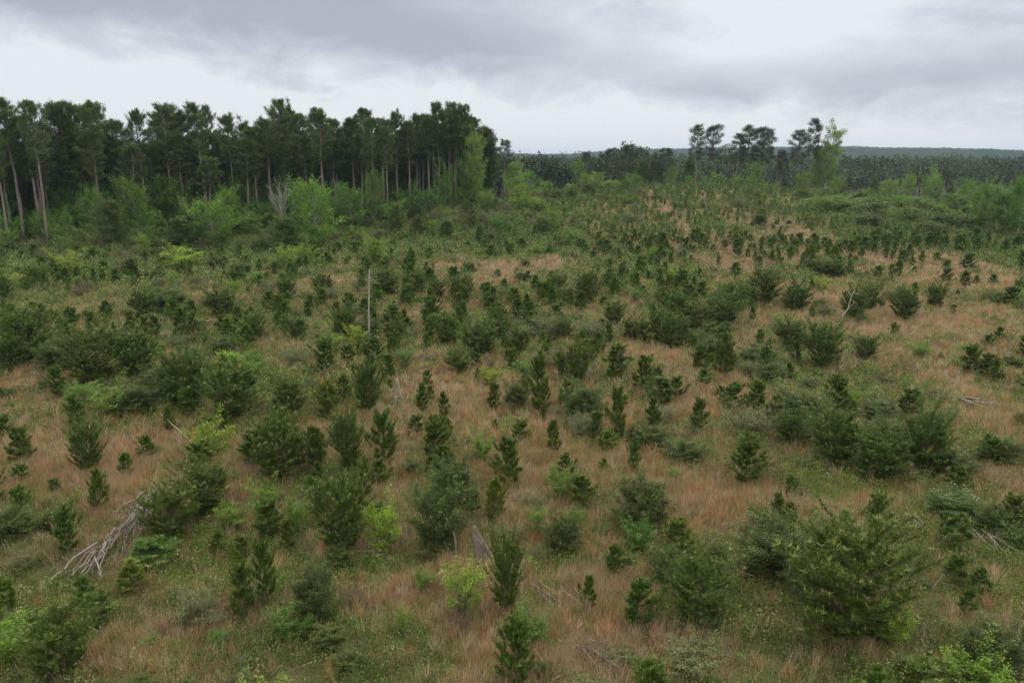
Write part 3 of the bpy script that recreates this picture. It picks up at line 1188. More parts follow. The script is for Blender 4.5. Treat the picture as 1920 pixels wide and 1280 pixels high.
# ------------------------------------------------------------------ single trees behind the ridge and to the right
def far_trees():
    L = [(945, 263, 235, 34, 'openpine', 'lone tall pine rising beyond the brush, right of the wood'),
         (1100, 284, 300, 26, 'openpine', 'small-crowned pine just topping the distant woods'),
         (1142, 278, 275, 36, 'openpine', 'rounder of the two pines mid-horizon'),
         (1174, 272, 278, 34, 'openpine', 'ragged pine beside the rounder one mid-horizon'),
         (1240, 278, 262, 42, 'openpine', 'broad dark pine standing alone before the lone pine row'),
         (1222, 287, 268, 34, 'lowpine', 'dense pine tucked against the broad dark pine'),
         (1198, 294, 268, 30, 'lowpine', 'dense low pine between horizon pine pairs'),
         (1283, 294, 262, 26, 'lowpine', 'short dark conifer beside the ridge pine row'),
         (1300, 237, 258, 40, 'openpine', 'first ridge pine, tiered crown standing apart at the row\'s end'),
         (1336, 237, 256, 46, 'openpine', 'second ridge pine in the row on the skyline'),
         (1362, 252, 250, 42, 'openpine', 'third ridge pine, lower ragged crown'),
         (1390, 238, 252, 42, 'openpine', 'fourth ridge pine, tall with open tiers'),
         (1412, 241, 248, 44, 'openpine', 'fifth ridge pine, joined with its neighbour\'s round crown'),
         (1430, 245, 252, 38, 'openpine', 'sixth ridge pine, arching crown beside the gap'),
         (1480, 246, 246, 46, 'openpine', 'seventh ridge pine, leaning crown past the gap'),
         (1500, 226, 243, 40, 'openpine', 'tallest ridge pine, beside the pale green tree'),
         (1536, 230, 242, 50, 'hardwood', 'pale green tall broadleaf tree at the end of the ridge pines'),
         (1520, 268, 244, 26, 'hardwood', 'lower green broadleaf tree crowding the pale green one'),
         (1452, 282, 250, 34, 'openpine', 'low-crowned pine in the gap of the ridge row'),
         (975, 322, 225, 34, 'tree', 'green tree right of the lone tall pine'),
         (955, 330, 222, 26, 'tree', 'small green tree at the lone tall pine\'s foot'),
         (1020, 336, 225, 24, 'tree', 'pale green small tree midway along the brush'),
         (1105, 325, 230, 26, 'tree', 'slim green tree below the small-crowned pine'),
         (1145, 335, 215, 40, 'tree', 'pale layered tree at the ridge foot'),
         (1255, 308, 262, 28, 'tree', 'pale green round tree under the broad dark pine'),
         (1335, 322, 250, 40, 'tree', 'green tree under the second ridge pine'),
         (1375, 325, 250, 34, 'tree', 'green tree under the third ridge pine'),
         (1410, 300, 246, 44, 'tree', 'green tree under the fifth ridge pine'),
         (1440, 335, 238, 30, 'tree', 'bright small tree in the gap of the ridge row'),
         (1495, 320, 242, 40, 'tree', 'green tree under the tallest ridge pine'),
         (1552, 325, 246, 30, 'tree', 'small green tree just past the pale green tall one'),
         (1655, 332, 300, 44, 'tree', 'pale green tree before the distant woods, left of three'),
         (1690, 322, 310, 30, 'tree', 'slender bright tree before the distant woods, middle of three'),
         (1742, 312, 315, 44, 'tree', 'rounder green tree before the distant woods, right of three')]
    for px, ty, D, wp, k, lab in L:
        x = at_px(px, D)
        z = float(height(x, D))
        h = CAM_H + (292 - ty) / F_PX * D - z
        if k == 'hardwood':
            wp *= .85
        t = (1.35, 1.3, 1.1) if k in ('tree', 'hardwood') else (1, 1, 1)
        add(k, x, D, h, wp / F_PX * D * (1.0 if k != 'tree' else .85), label=lab, tint=t)
    L2 = [(1845, 432, 330, 66, 'tree', (.9, 1, .8), 'tallest green tree in the right-hand hedge line'),
          (1880, 436, 352, 44, 'tree', (.65, .75, .7), 'darker tree beside the tallest hedge-line tree'),
          (1908, 446, 312, 50, 'tree', (.9, 1.05, .8), 'green tree at the very end of the hedge line'),
          (1725, 402, 365, 60, 'tree', (.85, .95, .8), 'low round tree in the middle of the hedge line'),
          (1700, 415, 385, 70, 'tree', (.7, .8, .7), 'dark low tree left of the round hedge-line tree'),
          (1640, 402, 372, 60, 'baretree', (1, 1, 1), 'twiggy leafless tree at the start of the hedge line'),
          (1580, 398, 362, 90, 'tree', (1.0, 1.0, .9), 'wide olive tree on the ridge shoulder'),
          (1530, 398, 366, 60, 'tree', (1.1, 1.1, .9), 'yellowish low tree on the ridge shoulder'),
          (1625, 425, 395, 60, 'shrub', (.9, .9, .9), 'rounded dark bush at the hedge-line start'),
          (1770, 425, 395, 50, 'shrub', (.9, 1.0, .9), 'dark bush between hedge-line trees'),
          (1805, 430, 400, 44, 'shrub', (.9, 1.0, .9), 'dark bush left of the tallest hedge-line tree'),
          (1745, 438, 410, 60, 'shrub', (1., 1.1, .9), 'broad bush in front of the hedge line')]
    for px, py, ty, wp, k, t, lab in L2:
        x, y, z, dep = hit(px, py)
        h = CAM_H + (292 - ty) / F_PX * y - z
        add(k, x, y, h, wp / F_PX * dep, label=lab, tint=t)
    for i in range(40):
        px = _r.uniform(1560, 1960) if i % 3 else _r.uniform(930, 1290)
        D = _r.uniform(255, 385) if px > 1500 else _r.uniform(225, 300)
        x = at_px(px, D)
        h = _r.uniform(6, 12)
        key = _r.choice(['tree', 'tree', 'hardwood', 'lowpine'])
        if key == 'openpine':
            h = _r.uniform(15, 20)
        add(key, x, D, h, h * _r.uniform(.4, .6) * (.7 if key == 'openpine' else 1), tint=_r.choice([(1.3, 1.25, 1.1), (1, 1, 1), (.85, .95, .9)]) if 'pine' not in key else (1, 1, 1))
    n = 0
    for tries in range(800):          # belt of brush along the ridge back and the hedge line
        if n >= 75:
            break
        if _r.random() < .85:
            x = _r.uniform(62, 150)
            y = 172 + (x - 60) * -0.12 + _r.gauss(0, 9)
        else:
            x = _r.uniform(15, 85)
            y = _r.uniform(212, 246)
        if abs(x) > y * .74:
            continue
        key = _r.choices(['shrub', 'green', 'shrub_wisp', 'tree'], [3, 3, 1, 1])[0]
        h = _r.uniform(1.5, 3.4) * (1.5 if key == 'tree' else 1)
        add(key, x, y, h, h * _r.uniform(.9, 1.4), tint=_r.choice([(1, 1, 1), (.75, .85, .8), BRI]))
        n += 1


far_trees()


# ------------------------------------------------------------------ labels: each is found from a landmark of the clearing
def words_label(it):
    k = it['key']
    h = it['h']
    t = it['tint']
    if k.startswith('pine'):
        s = 'knee-high' if h < .8 else 'small' if h < 1.4 else 'mid-sized' if h < 2.2 else 'big'
        f = 'slim ' if it['w'] / h < .6 else 'bushy ' if it['w'] / h > .8 else ''
        return f"{s} {f}young pine"
    if k == 'green':
        c = 'lime-green' if t == LIME else 'yellow-green' if t == YEL else 'bright green' if t == BRI else 'leafy green'
        return f"{c} sapling"
    if k == 'shrub':
        return ('low ' if h < 1.1 else 'tall ' if h > 2.2 else '') + 'rounded dark evergreen shrub'
    if k == 'shrub_wisp':
        return ('low ' if h < 1.1 else '') + 'pale wispy shrub'
    if k == 'bloom':
        return 'white-flowered shrub'
    if k == 'bare':
        return 'leafless grey-brown shrub'
    if k == 'lowpine':
        return 'bushy dark pine tree'
    if k == 'openpine':
        return 'thin open-crowned pine'
    if k == 'hardwood':
        return 'tall pale green tree'
    if k == 'baretree':
        return 'leafless pale tree'
    if it['desc'] == 'understorey':
        return 'green understorey tree'
    return 'small ' * (h < 5) + 'broadleaf tree'


MARK_LABEL = {
    'L': 'brilliant lime-green', 'Y': 'yellow-green', 'B': 'bright green', '1': ''}


SHORT = {
    "the twin slim pines near the frame's foot": 'the twin slim pines', 'the tall round shrub between slim pine and yellow-green bush': 'the tall round shrub',
    'the pine beside the log pile': 'the pine beside the log pile', 'the broad dark pine beside the lime sapling': 'the broad dark pine',
    'the grey-green shrub beside the leaning slab': 'the shrub beside the slab', 'the tall pine just below the leaning slab': 'the pine below the slab',
    'the wide pine left of the biggest pine': 'the second biggest pine', 'the dark spreading shrub above the biggest pine': 'the dark spreading shrub',
    'the grey-green shrub in the lower right corner': 'the corner shrub', 'the open-ground pine beside the forked white snag': 'the open-ground pine',
    'the lone little pine at the right edge': 'the lone little pine', 'the bright round bush above the pale stubs': 'the bright round bush',
    "the pointed pine at the clearing's middle": 'the pointed middle pine', 'the small dark pine by the left edge': 'the left-edge pine',
    'the pale yellow-green sapling above the log pile': 'the pale yellow sapling', 'the round dark pine by the bare sand patch': 'the round dark pine',
    'the tallest dark pine beside the pale slope': 'the dark slope pine', 'the yellow-green bush in front of the slab': 'the yellow-green bush',
    'the bright sapling in front of the biggest pine': 'the bright corner sapling', 'the dense lone pine on the right': 'the dense lone pine',
    'the dark pine group right of centre': 'the dark pine group', 'the pine left of the short pale stubs': 'the pine beside the stubs',
    'the bushy pine above the log pile': 'the bushy middle-left pine'}


def write_labels():
    marks = LANDMARKS + [
        ('the lone tall pine', at_px(945, 235), 235, None), ('the tallest ridge pine', at_px(1500, 243), 243, None),
        ('the first ridge pine', at_px(1300, 258), 258, None),
        ('the leafless white tree', *hit(530, 445)[:2], None), ('the light green pyramid tree', *hit(598, 470)[:2], None),
        ('the wood\'s open end', *hit(860, 405)[:2], None), ('the tallest hedge-line tree', *hit(1845, 432)[:2], None),
        ('the bare sand patch', *hit(325, 622)[:2], None), ('the wood\'s bare pale trunks', *hit(150, 445)[:2], None),
        ('the olive ridge-shoulder tree', *hit(1580, 398)[:2], None), ('the small-crowned horizon pine', at_px(1100, 215), 215, None),
        ('the thin leafless grey tree', *hit(318, 430)[:2], None)]
    MP = []
    for m in marks:
        px, py, dep = proj(m[1], m[2], float(height(m[1], m[2])))
        MP.append((px, py))
    MP = np.array(MP)
    groups = {}
    for it in ITEMS:
        if it.get('label') or it.get('own'):
            continue
        px, py, dep = proj(it['x'], it['y'], it['z'])
        d = np.hypot(MP[:, 0] - px, (MP[:, 1] - py) * (1 + 900 / (py - 200)))
        j = int(np.argmin(d))
        dx, dy = px - MP[j, 0], (py - MP[j, 1]) * (1 + 500 / (py - 200))
        a = math.degrees(math.atan2(-dy, dx)) % 360
        sec = ['right of', 'beyond and right of', 'beyond', 'beyond and left of', 'left of', 'in front and left of', 'in front of', 'in front and right of'][int(((a + 22.5) % 360) // 45)]
        groups.setdefault((words_label(it), sec, j), []).append((d[j], it))
    def count(t):
        return len(re.findall(r"[A-Za-z0-9][A-Za-z0-9']*", t))
    for (wd, sec, j), lst in groups.items():
        lst.sort(key=lambda q: q[0])
        mk = SHORT.get(marks[j][0], marks[j][0])
        for i, (_, it) in enumerate(lst):
            lab = f"{wd}, {'only one' if len(lst) == 1 else 'nearest' if i == 0 else ordw(i) + ' nearest'} {sec} {mk}"
            for drop in ('rounded ', 'dark ', 'young ', 'evergreen ', 'grey-brown ', 'wispy '):
                if count(lab) > 16:
                    lab = lab.replace(drop, '', 1)
            it['label'] = lab
    for it in ITEMS:
        if it.get('own'):
            own = it['own'].replace('the ', '', 1)
            pre = words_label(it)
            it['label'] = f"{own}"
            if len(own.split()) < 5:
                it['label'] = own + ', standing in brown grass'


write_labels()
GROUP = {'young_pine': 'young planted pines of the clearing', 'evergreen_shrub': 'evergreen shrubs of the clearing', 'wispy_shrub': 'pale wispy shrubs of the clearing',
         'leafy_sapling': 'green saplings of the clearing', 'blossoming_shrub': 'white-flowered shrubs', 'leafless_shrub': 'leafless shrubs of the clearing',
         'broadleaf_tree': 'broadleaf trees round the clearing', 'bushy_pine_tree': 'bushy pines at the wood and ridge', 'leafless_tree': 'leafless trees at the wood and hedge line',
         'tall_pine_tree': 'tall pines'}


def build_items():
    for i, it in enumerate(ITEMS):
        protos = KINDS[it['key']]
        wood, leaf, h0, w0 = protos[(i * 7 + int(it['x'] * 13)) % len(protos)]
        name, cat = NAMES[it['key']]
        e = bpy.data.objects.new(name, None)
        COL.objects.link(e)
        e.location = (it['x'], it['y'], it['z'] - 0.03)
        e.rotation_euler = (_r.gauss(0, .02), _r.gauss(0, .02), _r.uniform(0, 6.28))
        sw = it['w'] / w0
        e.scale = (sw * _r.uniform(.94, 1.06), sw * _r.uniform(.94, 1.06), it['h'] / h0)
        e['label'] = it['label']
        e['category'] = cat
        e['group'] = it['group'] or GROUP[name]
        tree = it['key'] in ('hardwood', 'woodpine', 'tree', 'tallpine', 'openpine', 'lowpine', 'baretree')
        a = link('trunk' if tree else 'stem', wood, e)
        b = link('crown' if tree else 'foliage', leaf, e)
        b.color = (*it['tint'], 1)
        a.color = (1, 1, 1, 1)
        it['obj'] = e


build_items()


# ------------------------------------------------------------------ ground
def build_ground():
    ys = np.concatenate([np.arange(-60, 12, 4.0), np.arange(12, 60, .35), np.arange(60, 140, .8), np.arange(140, 340, 2.0), np.geomspace(340, 9000, 60)])
    us = np.linspace(-1, 1, 261)
    half = 40 + np.maximum(ys, 0) * 0.95
    X = us[None] * half[:, None]
    Y = np.broadcast_to(ys[:, None], X.shape)
    Z = height(X, Y)
    g = greenness(X.ravel(), Y.ravel())[:, None]
    brown = np.array([.15, .105, .065])
    green = np.array([.055, .075, .025])
    tint = brown * (1 - g) + green * g
    s = Soup()
    n, m = X.shape
    b = s._add(np.stack([X, Y, Z], -1).reshape(-1, 3), tint)
    i = (np.arange(n - 1)[:, None] * m + np.arange(m - 1)[None]).ravel()
    s.q.append(np.stack([i, i + 1, i + m + 1, i + m], -1))
    me = s.mesh('ground', ground_mat())
    me.polygons.foreach_set('use_smooth', [True] * len(me.polygons))
    o = link('ground', me)
    o['kind'] = 'structure'


build_ground()


# ------------------------------------------------------------------ grass and herbs (stuff)
def scatter(n, y0, y1, k=0.74):
    """points spread evenly over the field wedge"""
    y = np.sqrt(rng.random(n) * (y1 ** 2 - y0 ** 2) + y0 ** 2)
    x = (rng.random(n) * 2 - 1) * (y * k + 11)
    return x, y


def build_grass():
    G = Soup()
    for n, y0, y1, blades, wd, hh in ((210000, 13, 38, 9, .018, .50), (120000, 38, 75, 8, .028, .52), (105000, 75, 150, 7, .058, .58), (60000, 150, 330, 6, .14, .8)):
        x, y = scatter(n, y0, y1)
        inwood = (x < -4) & (y > edge_y(x) - 4)
        g = greenness(x, y)
        keep = (~inwood) & (rng.random(n) > g * .95)
        dens = .5 * fbm(x / 1.6 + 5, y / 1.6, 2) + .5 * vnoise(x / .42, y / .42)
        keep &= rng.random(n) < np.clip(.10 + 2.6 * (dens - .3), 0.05, 1)
        x, y = x[keep], y[keep]
        n = len(x)
        z = height(x, y)
        f1 = fbm(x / 3.5 + 60, y / 3.5 + 10, 4)
        f2 = np.clip(rng.random(n) + (fbm(x / 1.7 + 9, y / 1.7 + 3, 2) - .5) * .9, 0, 1)
        rust, tan, pale, oliv = np.array([.44, .295, .175]), np.array([.47, .365, .21]), np.array([.50, .40, .285]), np.array([.27, .29, .10])
        a = np.clip((f1 - .36) * 3.6, 0, 1)[:, None]
        c = rust * (1 - a) + tan * a
        c = np.where((f2 < .26)[:, None], pale, c)
        c = np.where((f2 > .84)[:, None], oliv, c)
        c = c * rng.uniform(.55, 1.3, (n, 1))
        ht = hh * rng.uniform(.4, 1.15, n) * (.35 + 1.5 * dens[keep])
        p = np.repeat(np.stack([x, y, z - .03], -1), blades, 0)
        p[:, :2] += rng.normal(0, .10, (len(p), 2)) * (1 + wd * 8)
        lean = norm(np.stack([rng.normal(0, .30, n) + .12, rng.normal(0, .30, n), np.ones(n)], -1))
        d = norm(np.repeat(lean, blades, 0) + rng.normal(0, .24, (len(p), 3)))
        G.needles(p, d, np.repeat(ht, blades) * rng.uniform(.6, 1.15, len(p)), wd * rng.uniform(.6, 1.2, len(p)),
                  np.repeat(c, blades, 0) * rng.uniform(.8, 1.15, (len(p), 1)))
    # tall fanned tussocks standing above the rest
    for n, y0, y1, wd in ((9500, 13, 45, .020), (9000, 45, 95, .034)):
        x, y = scatter(n, y0, y1)
        keep = rng.random(n) > greenness(x, y) * .8
        x, y = x[keep], y[keep]
        n, bl = len(x), 26
        c = np.array([[.50, .36, .20], [.52, .42, .28], [.46, .27, .12], [.34, .34, .14]])[rng.integers(0, 4, n)] * rng.uniform(.7, 1.15, (n, 1))
        a0 = rng.uniform(0, 6.28, n)
        lean = np.stack([np.cos(a0) * .22, np.sin(a0) * .22, np.ones(n)], -1)
        p = np.repeat(np.stack([x, y, height(x, y) - .03], -1), bl, 0)
        p[:, :2] += rng.normal(0, .07, (len(p), 2))
        d = norm(np.repeat(lean, bl, 0) + rng.normal(0, .30, (len(p), 3)) * [1, 1, .4])
        L = np.repeat(rng.uniform(.45, 1.0, n), bl) * rng.uniform(.5, 1.15, len(p))
        G.needles(p, d, L, wd, np.repeat(c, bl, 0) * rng.uniform(.7, 1.2, (len(p), 1)))
    o = link('dry_grass', G.mesh('dry_grass', M_GRASS))
    o['kind'] = 'stuff'
    o['label'] = 'rust-brown dry broomsedge grass covering the clearing'
    H = Soup()
    for n, y0, y1, leaves, L in ((125000, 13, 38, 11, .07), (90000, 38, 75, 10, .12), (90000, 75, 150, 9, .22), (50000, 150, 300, 8, .42)):
        x, y = scatter(n, y0, y1)
        g = greenness(x, y)
        dens = fbm(x / 1.3 + 25, y / 1.3 + 8, 2)
        keep = rng.random(n) < np.clip((g * 1.25 + .02) * (.25 + 1.7 * (dens - .3)), 0, 1)
        x, y, dens = x[keep], y[keep], dens[keep]
        n = len(x)
        z = height(x, y)
        ht = (.12 + .55 * rng.random(n) ** 2 * (dens + .2)) * (1 + L)
        f1 = fbm(x / 3 + 80, y / 3 + 70, 3)
        c0, c1, c2 = np.array([.070, .130, .024]), np.array([.155, .235, .045]), np.array([.19, .215, .075])
        a = np.clip((f1 - .38) * 4, 0, 1)[:, None]
        c = c0 * (1 - a) + c1 * a
        c = np.where((rng.random(n) < .25)[:, None], c2, c) * rng.uniform(.65, 1.25, (n, 1))
        p = np.repeat(np.stack([x, y, z], -1), leaves, 0)
        p[:, :2] += rng.normal(0, .10 + L * .5, (len(p), 2))
        p[:, 2] += rng.random(len(p)) * np.repeat(ht, leaves)
        d = norm(rng.normal(size=(len(p), 3)) * [1, 1, .8] + [0, 0, .35])
        H.leaves(p, d, L * rng.uniform(.6, 1.4, len(p)), L * .5 * rng.uniform(.6, 1.2, len(p)), np.repeat(c, leaves, 0))
    o = link('green_undergrowth', H.mesh('green_undergrowth', M_LEAF))
    o['kind'] = 'stuff'
    o['label'] = 'low green weeds and brambles between the grass'


build_grass()


# ------------------------------------------------------------------ planted pines beyond those built one by one
def build_mass():
    S = Soup()
    for i, (x, y, h, w) in enumerate(MASS):
        z = float(height(x, y))
        if y < 125:
            key = 'pine_m' if h > 1.6 else 'pine_s'
            k = i % len(PROTO[key])
            V, Cc, T = PROTO[key][k]
            _, _, h0, w0 = KINDS[key][k]
            a = rng.uniform(0, 6.28)
            ca, sa = math.cos(a), math.sin(a)
            Q = np.stack([(V[:, 0] * ca - V[:, 1] * sa) * w / w0 + x, (V[:, 0] * sa + V[:, 1] * ca) * w / w0 + y, V[:, 2] * h / h0 + z], -1)
            b = S._add(Q, Cc * rng.uniform(.85, 1.2))
            S.t.append(T + b)
            continue
        n = int(260 if y < 120 else 170)
        q = rng.random(n) ** 1.3
        rad = .5 * w * (1 - q) ** .7 * np.minimum(1, .6 + 2 * q) * rng.random(n) ** .45
        az = rng.random(n) * 6.283
        az = np.round(az * 9 / 6.283) * 6.283 / 9 + rng.normal(0, .2, n)
        p = np.stack([x + rad * np.cos(az), y + rad * np.sin(az), z + .06 * h + q * h * .86], -1)
        d = norm(np.stack([np.cos(az) * .6, np.sin(az) * .6, np.full(n, .8)], -1) + rng.normal(0, .45, (n, 3)))
        v = rng.uniform(.8, 1.2)
        tone = np.array([.070, .120, .030]) * np.array([rng.uniform(.9, 1.35), 1, .9]) * v * rng.uniform(.75, 1.25, (n, 1))
        S.needles(p, d, .30 * rng.uniform(.7, 1.3, n), .085, tone)
    # low brush nobody could count: knee-high clumps of leaves between the bigger plants
    n_c = 78000
    x, y = scatter(n_c, 17, 240, .72)
    ok = (rng.random(n_c) < (.12 + 1.2 * greenness(x, y)) * (1 - .75 * mask(OB, x, y)) * np.clip(3.2 * (fbm(x / 2.6 + 4, y / 2.6 + 70, 2) - .28), 0, 1)) & ~((x < 0) & (y > edge_y(x) - 3))
    for px, py in zip(x[ok], y[ok]):
        z = float(height(px, py))
        r = (.18 + .6 * rng.random() ** 1.8) * (1 + 1.3 * float(sm(40, 160, py)))
        n = int((30 + 110 * r) if py < 90 else 40)
        lf = .095 if py < 45 else .13 if py < 90 else .24
        u = norm(rng.normal(size=(n, 3))) * rng.random((n, 1)) ** .4 * [r, r, r * .7]
        u[:, 2] = np.abs(u[:, 2]) * rng.uniform(1.2, 2.4) + .06
        c = np.array([(.070, .125, .024), (.12, .18, .036), (.10, .125, .042), (.19, .21, .075), (.14, .24, .036), (.050, .09, .022), (.23, .22, .10)][rng.integers(7)])
        S.leaves(u + [px, py, z], norm(rng.normal(size=(n, 3)) + [0, 0, .5]), lf * rng.uniform(.7, 1.4, n), lf * .5, c * rng.uniform(.75, 1.25, (n, 1)))
    o = link('plantation_undergrowth', S.mesh('plantation_undergrowth', M_NEEDLE))
    o['kind'] = 'stuff'
    o['label'] = 'mass of far-off planted young pines on the ridge'


build_mass()


def build_litter():
    S = Soup()
    x, y = scatter(2600, 16, 85)
    keep = fbm(x / 3 + 12, y / 3 + 44, 3) > .46
    for px, py in zip(x[keep], y[keep]):
        z = float(height(px, py)) + rng.uniform(.04, .38)
        a, L = rng.uniform(0, 6.28), rng.uniform(.3, 1.3)
        p0 = np.array([px, py, z])
        p1 = p0 + np.array([math.cos(a), math.sin(a), rng.normal(0, .22)]) * L
        r = rng.uniform(.006, .018) * (1 + py / 60)
        mid = (p0 + p1) / 2 + rng.normal(0, .06, 3) * L
        S.tube(np.array([p0, mid, p1]), [r, r * .8, r * .4], 4, cap=False)
        if rng.random() < .5:
            S.tube(np.array([mid, mid + rng.normal(0, .25, 3) * L]), [r * .5, r * .2], 3, cap=False)
    o = link('twig_litter', S.mesh('twig_litter', M_GREY))
    o['kind'] = 'stuff'
    o['label'] = 'grey dead twigs strewn through the grass'


build_litter()


# ------------------------------------------------------------------ distant woods and hills
def build_far_woods():
    S = Soup()
    pts = []
    for _ in range(8000):
        y = 335 + 420 * _r.random() ** 1.4
        x = _r.uniform(-.10, .78) * y
        front = 335 + max(0, min(1, (x - 40) / 90)) * 95
        if y < front:
            continue
        pts.append((x, y, front))
    for x, y, front in pts:
        z = float(height(x, y))
        near = y < front + 70
        h = (8 + 19 * float(fbm(np.array(x / 26), np.array(y / 60), 2)) + _r.uniform(-2, 4.5)) * (1.06 if x / y < .42 else .96)
        w = _r.uniform(3.6, 6)
        right = x / y > .36
        if near:
            c = srgb(150, 142, 132) if right and _r.random() < .65 else (.07, .06, .05)
            lean = _r.gauss(0, .3)
            S.tube([(x, y, z - .5), (x + lean * .5, y, z + h * .5), (x + lean, y, z + h * .95)], [.20, .15, .05], 4, c, cap=False)
        n = 110 if near else 60
        lo = .5 if right else .32
        q = rng.random(n)
        rad = .5 * w * np.sqrt(np.maximum(.05, 1 - (2 * q - .8) ** 2 / 1.6)) * rng.random(n) ** .4
        az = rng.random(n) * 6.283
        p = np.stack([x + rad * np.cos(az), y + rad * np.sin(az), z + h * (lo + (1 - lo) * q * .97)], -1)
        d = norm(rng.normal(size=(n, 3)) + [0, 0, .3])
        base = np.array([.036, .062, .022]) if _r.random() < .86 else np.array([.075, .11, .035])
        S.needles(p, d, 1.3 * rng.uniform(.6, 1.2, n), .8, base * _r.uniform(.75, 1.25) * rng.uniform(.8, 1.2, (n, 1)))
    # scrub along the foot of the distant woods
    for _ in range(330):
        x = _r.uniform(-.05, .76) * 420
        front = 335 + max(0, min(1, (x - 40) / 90)) * 95
        y = front + _r.gauss(-2, 9)
        z = float(height(x, y))
        n = 60
        h = _r.uniform(3, 8)
        p = np.array([x, y, z + h * .5]) + rng.normal(size=(n, 3)) * [1.5, 1.5, h * .26]
        S.needles(p, norm(rng.normal(size=(n, 3))), 1.0, .6, np.array(_r.choice([(.06, .10, .035), (.09, .13, .045), (.11, .11, .075), (.05, .075, .035)])) * rng.uniform(.8, 1.2, (n, 1)))
    o = link('distant_woods', S.mesh('distant_woods', M_NEEDLE))
    o['kind'] = 'stuff'
    o['label'] = 'dark line of distant pine woods beyond the ridge'


build_far_woods()


def hills_mat():
    m = bpy.data.materials.new('wooded_hills')
    m.use_nodes = True
    k = NT(m.node_tree)
    out = k.n('ShaderNodeOutputMaterial')
    geo = k.n('ShaderNodeNewGeometry')
    n1 = k.noise(geo.outputs['Position'], .035, 6, .7)
    n2 = k.noise(geo.outputs['Position'], .004, 4, .6)
    c = k.mix(k.ramp(n1, (.35, 0.), (.65, 1.)), (.014, .024, .018), (.030, .046, .030))
    c = k.mix(k.m('MULTIPLY', k.ramp(n2, (.5, 0.), (.6, 1.)), .4), c, (.045, .06, .035))
    p = k.n('ShaderNodeBsdfPrincipled')
    p.inputs['Roughness'].default_value = 1
    p.inputs['Specular IOR Level'].default_value = 0
    k.l(c, p.inputs['Base Color'])
    k.l(p.outputs[0], out.inputs['Surface'])
    return m


def build_hills():
    def prof(a):       # photo row of the crest for a column
        return np.interp(a, [-400, 900, 960, 1010, 1060, 1110, 1180, 1240, 1300, 1400, 1500, 1580, 1650, 1750, 1840, 1920, 2400],
                         [289, 289, 289, 291, 291, 287, 283, 282, 281, 279, 278, 277, 279, 280, 282, 286, 288])
    R = np.concatenate([np.geomspace(700, 2300, 30), np.linspace(2350, 3400, 50)])
    px = np.linspace(-500, 2500, 1300)
    a = np.arctan((px - 960) / F_PX)
    crest = (292 - prof(px)) / F_PX
    S = Soup()
    RR, AA = np.meshgrid(R, a, indexing='ij')
    top = CAM_H + crest[None] * 3200 + 0 * RR
    # a nearer low swell on the right of centre
    f = sm(1500, 3200, RR)
    Z = 9 * (1 - f) + top * f - 40 * sm(3200, 3400, RR)
    X, Y = RR * np.tan(AA), RR
    Z = Z + 15.0 * np.exp(-((X - 1000) / 420) ** 2 - ((Y - 2050) / 300) ** 2)
    Z = Z - 14 * (1 - sm(700, 900, RR)) + (fbm(X / 160, Y / 160, 3) - .5) * 12 * sm(1200, 2400, RR) * (1 - .6 * sm(2900, 3200, RR))
    Z = Z + (fbm(X / 13, Y / 40, 2) - .5) * 9 * (.3 + .7 * sm(900, 2000, RR)) + (_tab.ravel()[rng.integers(0, 65536, Z.shape)] - .5) * 2.4
    n, m = X.shape
    s = S._add(np.stack([X, Y, Z], -1).reshape(-1, 3), (1, 1, 1))
    i = (np.arange(n - 1)[:, None] * m + np.arange(m - 1)[None]).ravel()
    S.q.append(np.stack([i, i + 1, i + m + 1, i + m], -1))
    o = link('hills', S.mesh('hills', hills_mat()))
    o['kind'] = 'structure'


build_hills()


# ------------------------------------------------------------------ dead wood: pile, slab, snags, logs
def thing(name, label, cat, loc, group=None):
    e = bpy.data.objects.new(name, None)
    COL.objects.link(e)
    e.location = loc
    e['label'] = label
    e['category'] = cat
    if group:
        e['group'] = group
    return e


def crooked(p0, p1, n=7, amp=.03):
    p0, p1 = np.array(p0, float), np.array(p1, float)
    t = np.linspace(0, 1, n)[:, None]
    L = np.linalg.norm(p1 - p0)
    return p0 + (p1 - p0) * t + np.cumsum(rng.normal(0, amp * L / 2.5, (n, 3)), axis=0) * (t > 0) * [1, 1, .5]


def stick(name, p0, p1, r, label, group, mat=M_GREY, twigs=1, cat='log', amp=.03):
    s = Soup()
    path = crooked(p0, p1, 7, amp)
    tt = np.linspace(1, .5, 7)
    s.tube(path, r * tt * rng.uniform(.9, 1.1, 7), 7)
    for _ in range(twigs):
        k = rng.integers(2, 6)
        d = norm(path[k] - path[k - 1] + rng.normal(0, .05, 3)) * .5 + np.array([rng.normal(0, .4), rng.normal(0, .4), rng.uniform(0, .5)])
        L = np.linalg.norm(path[-1] - path[0]) * rng.uniform(.10, .25)
        s.tube(np.array([path[k], path[k] + d * L * .5, path[k] + d * L + rng.normal(0, .03, 3)]), [r * .35, r * .25, r * .1], 4)
    o = link(name, s.mesh(name, mat))
    o['label'] = label
    o['category'] = cat
    if group:
        o['group'] = group
    return o


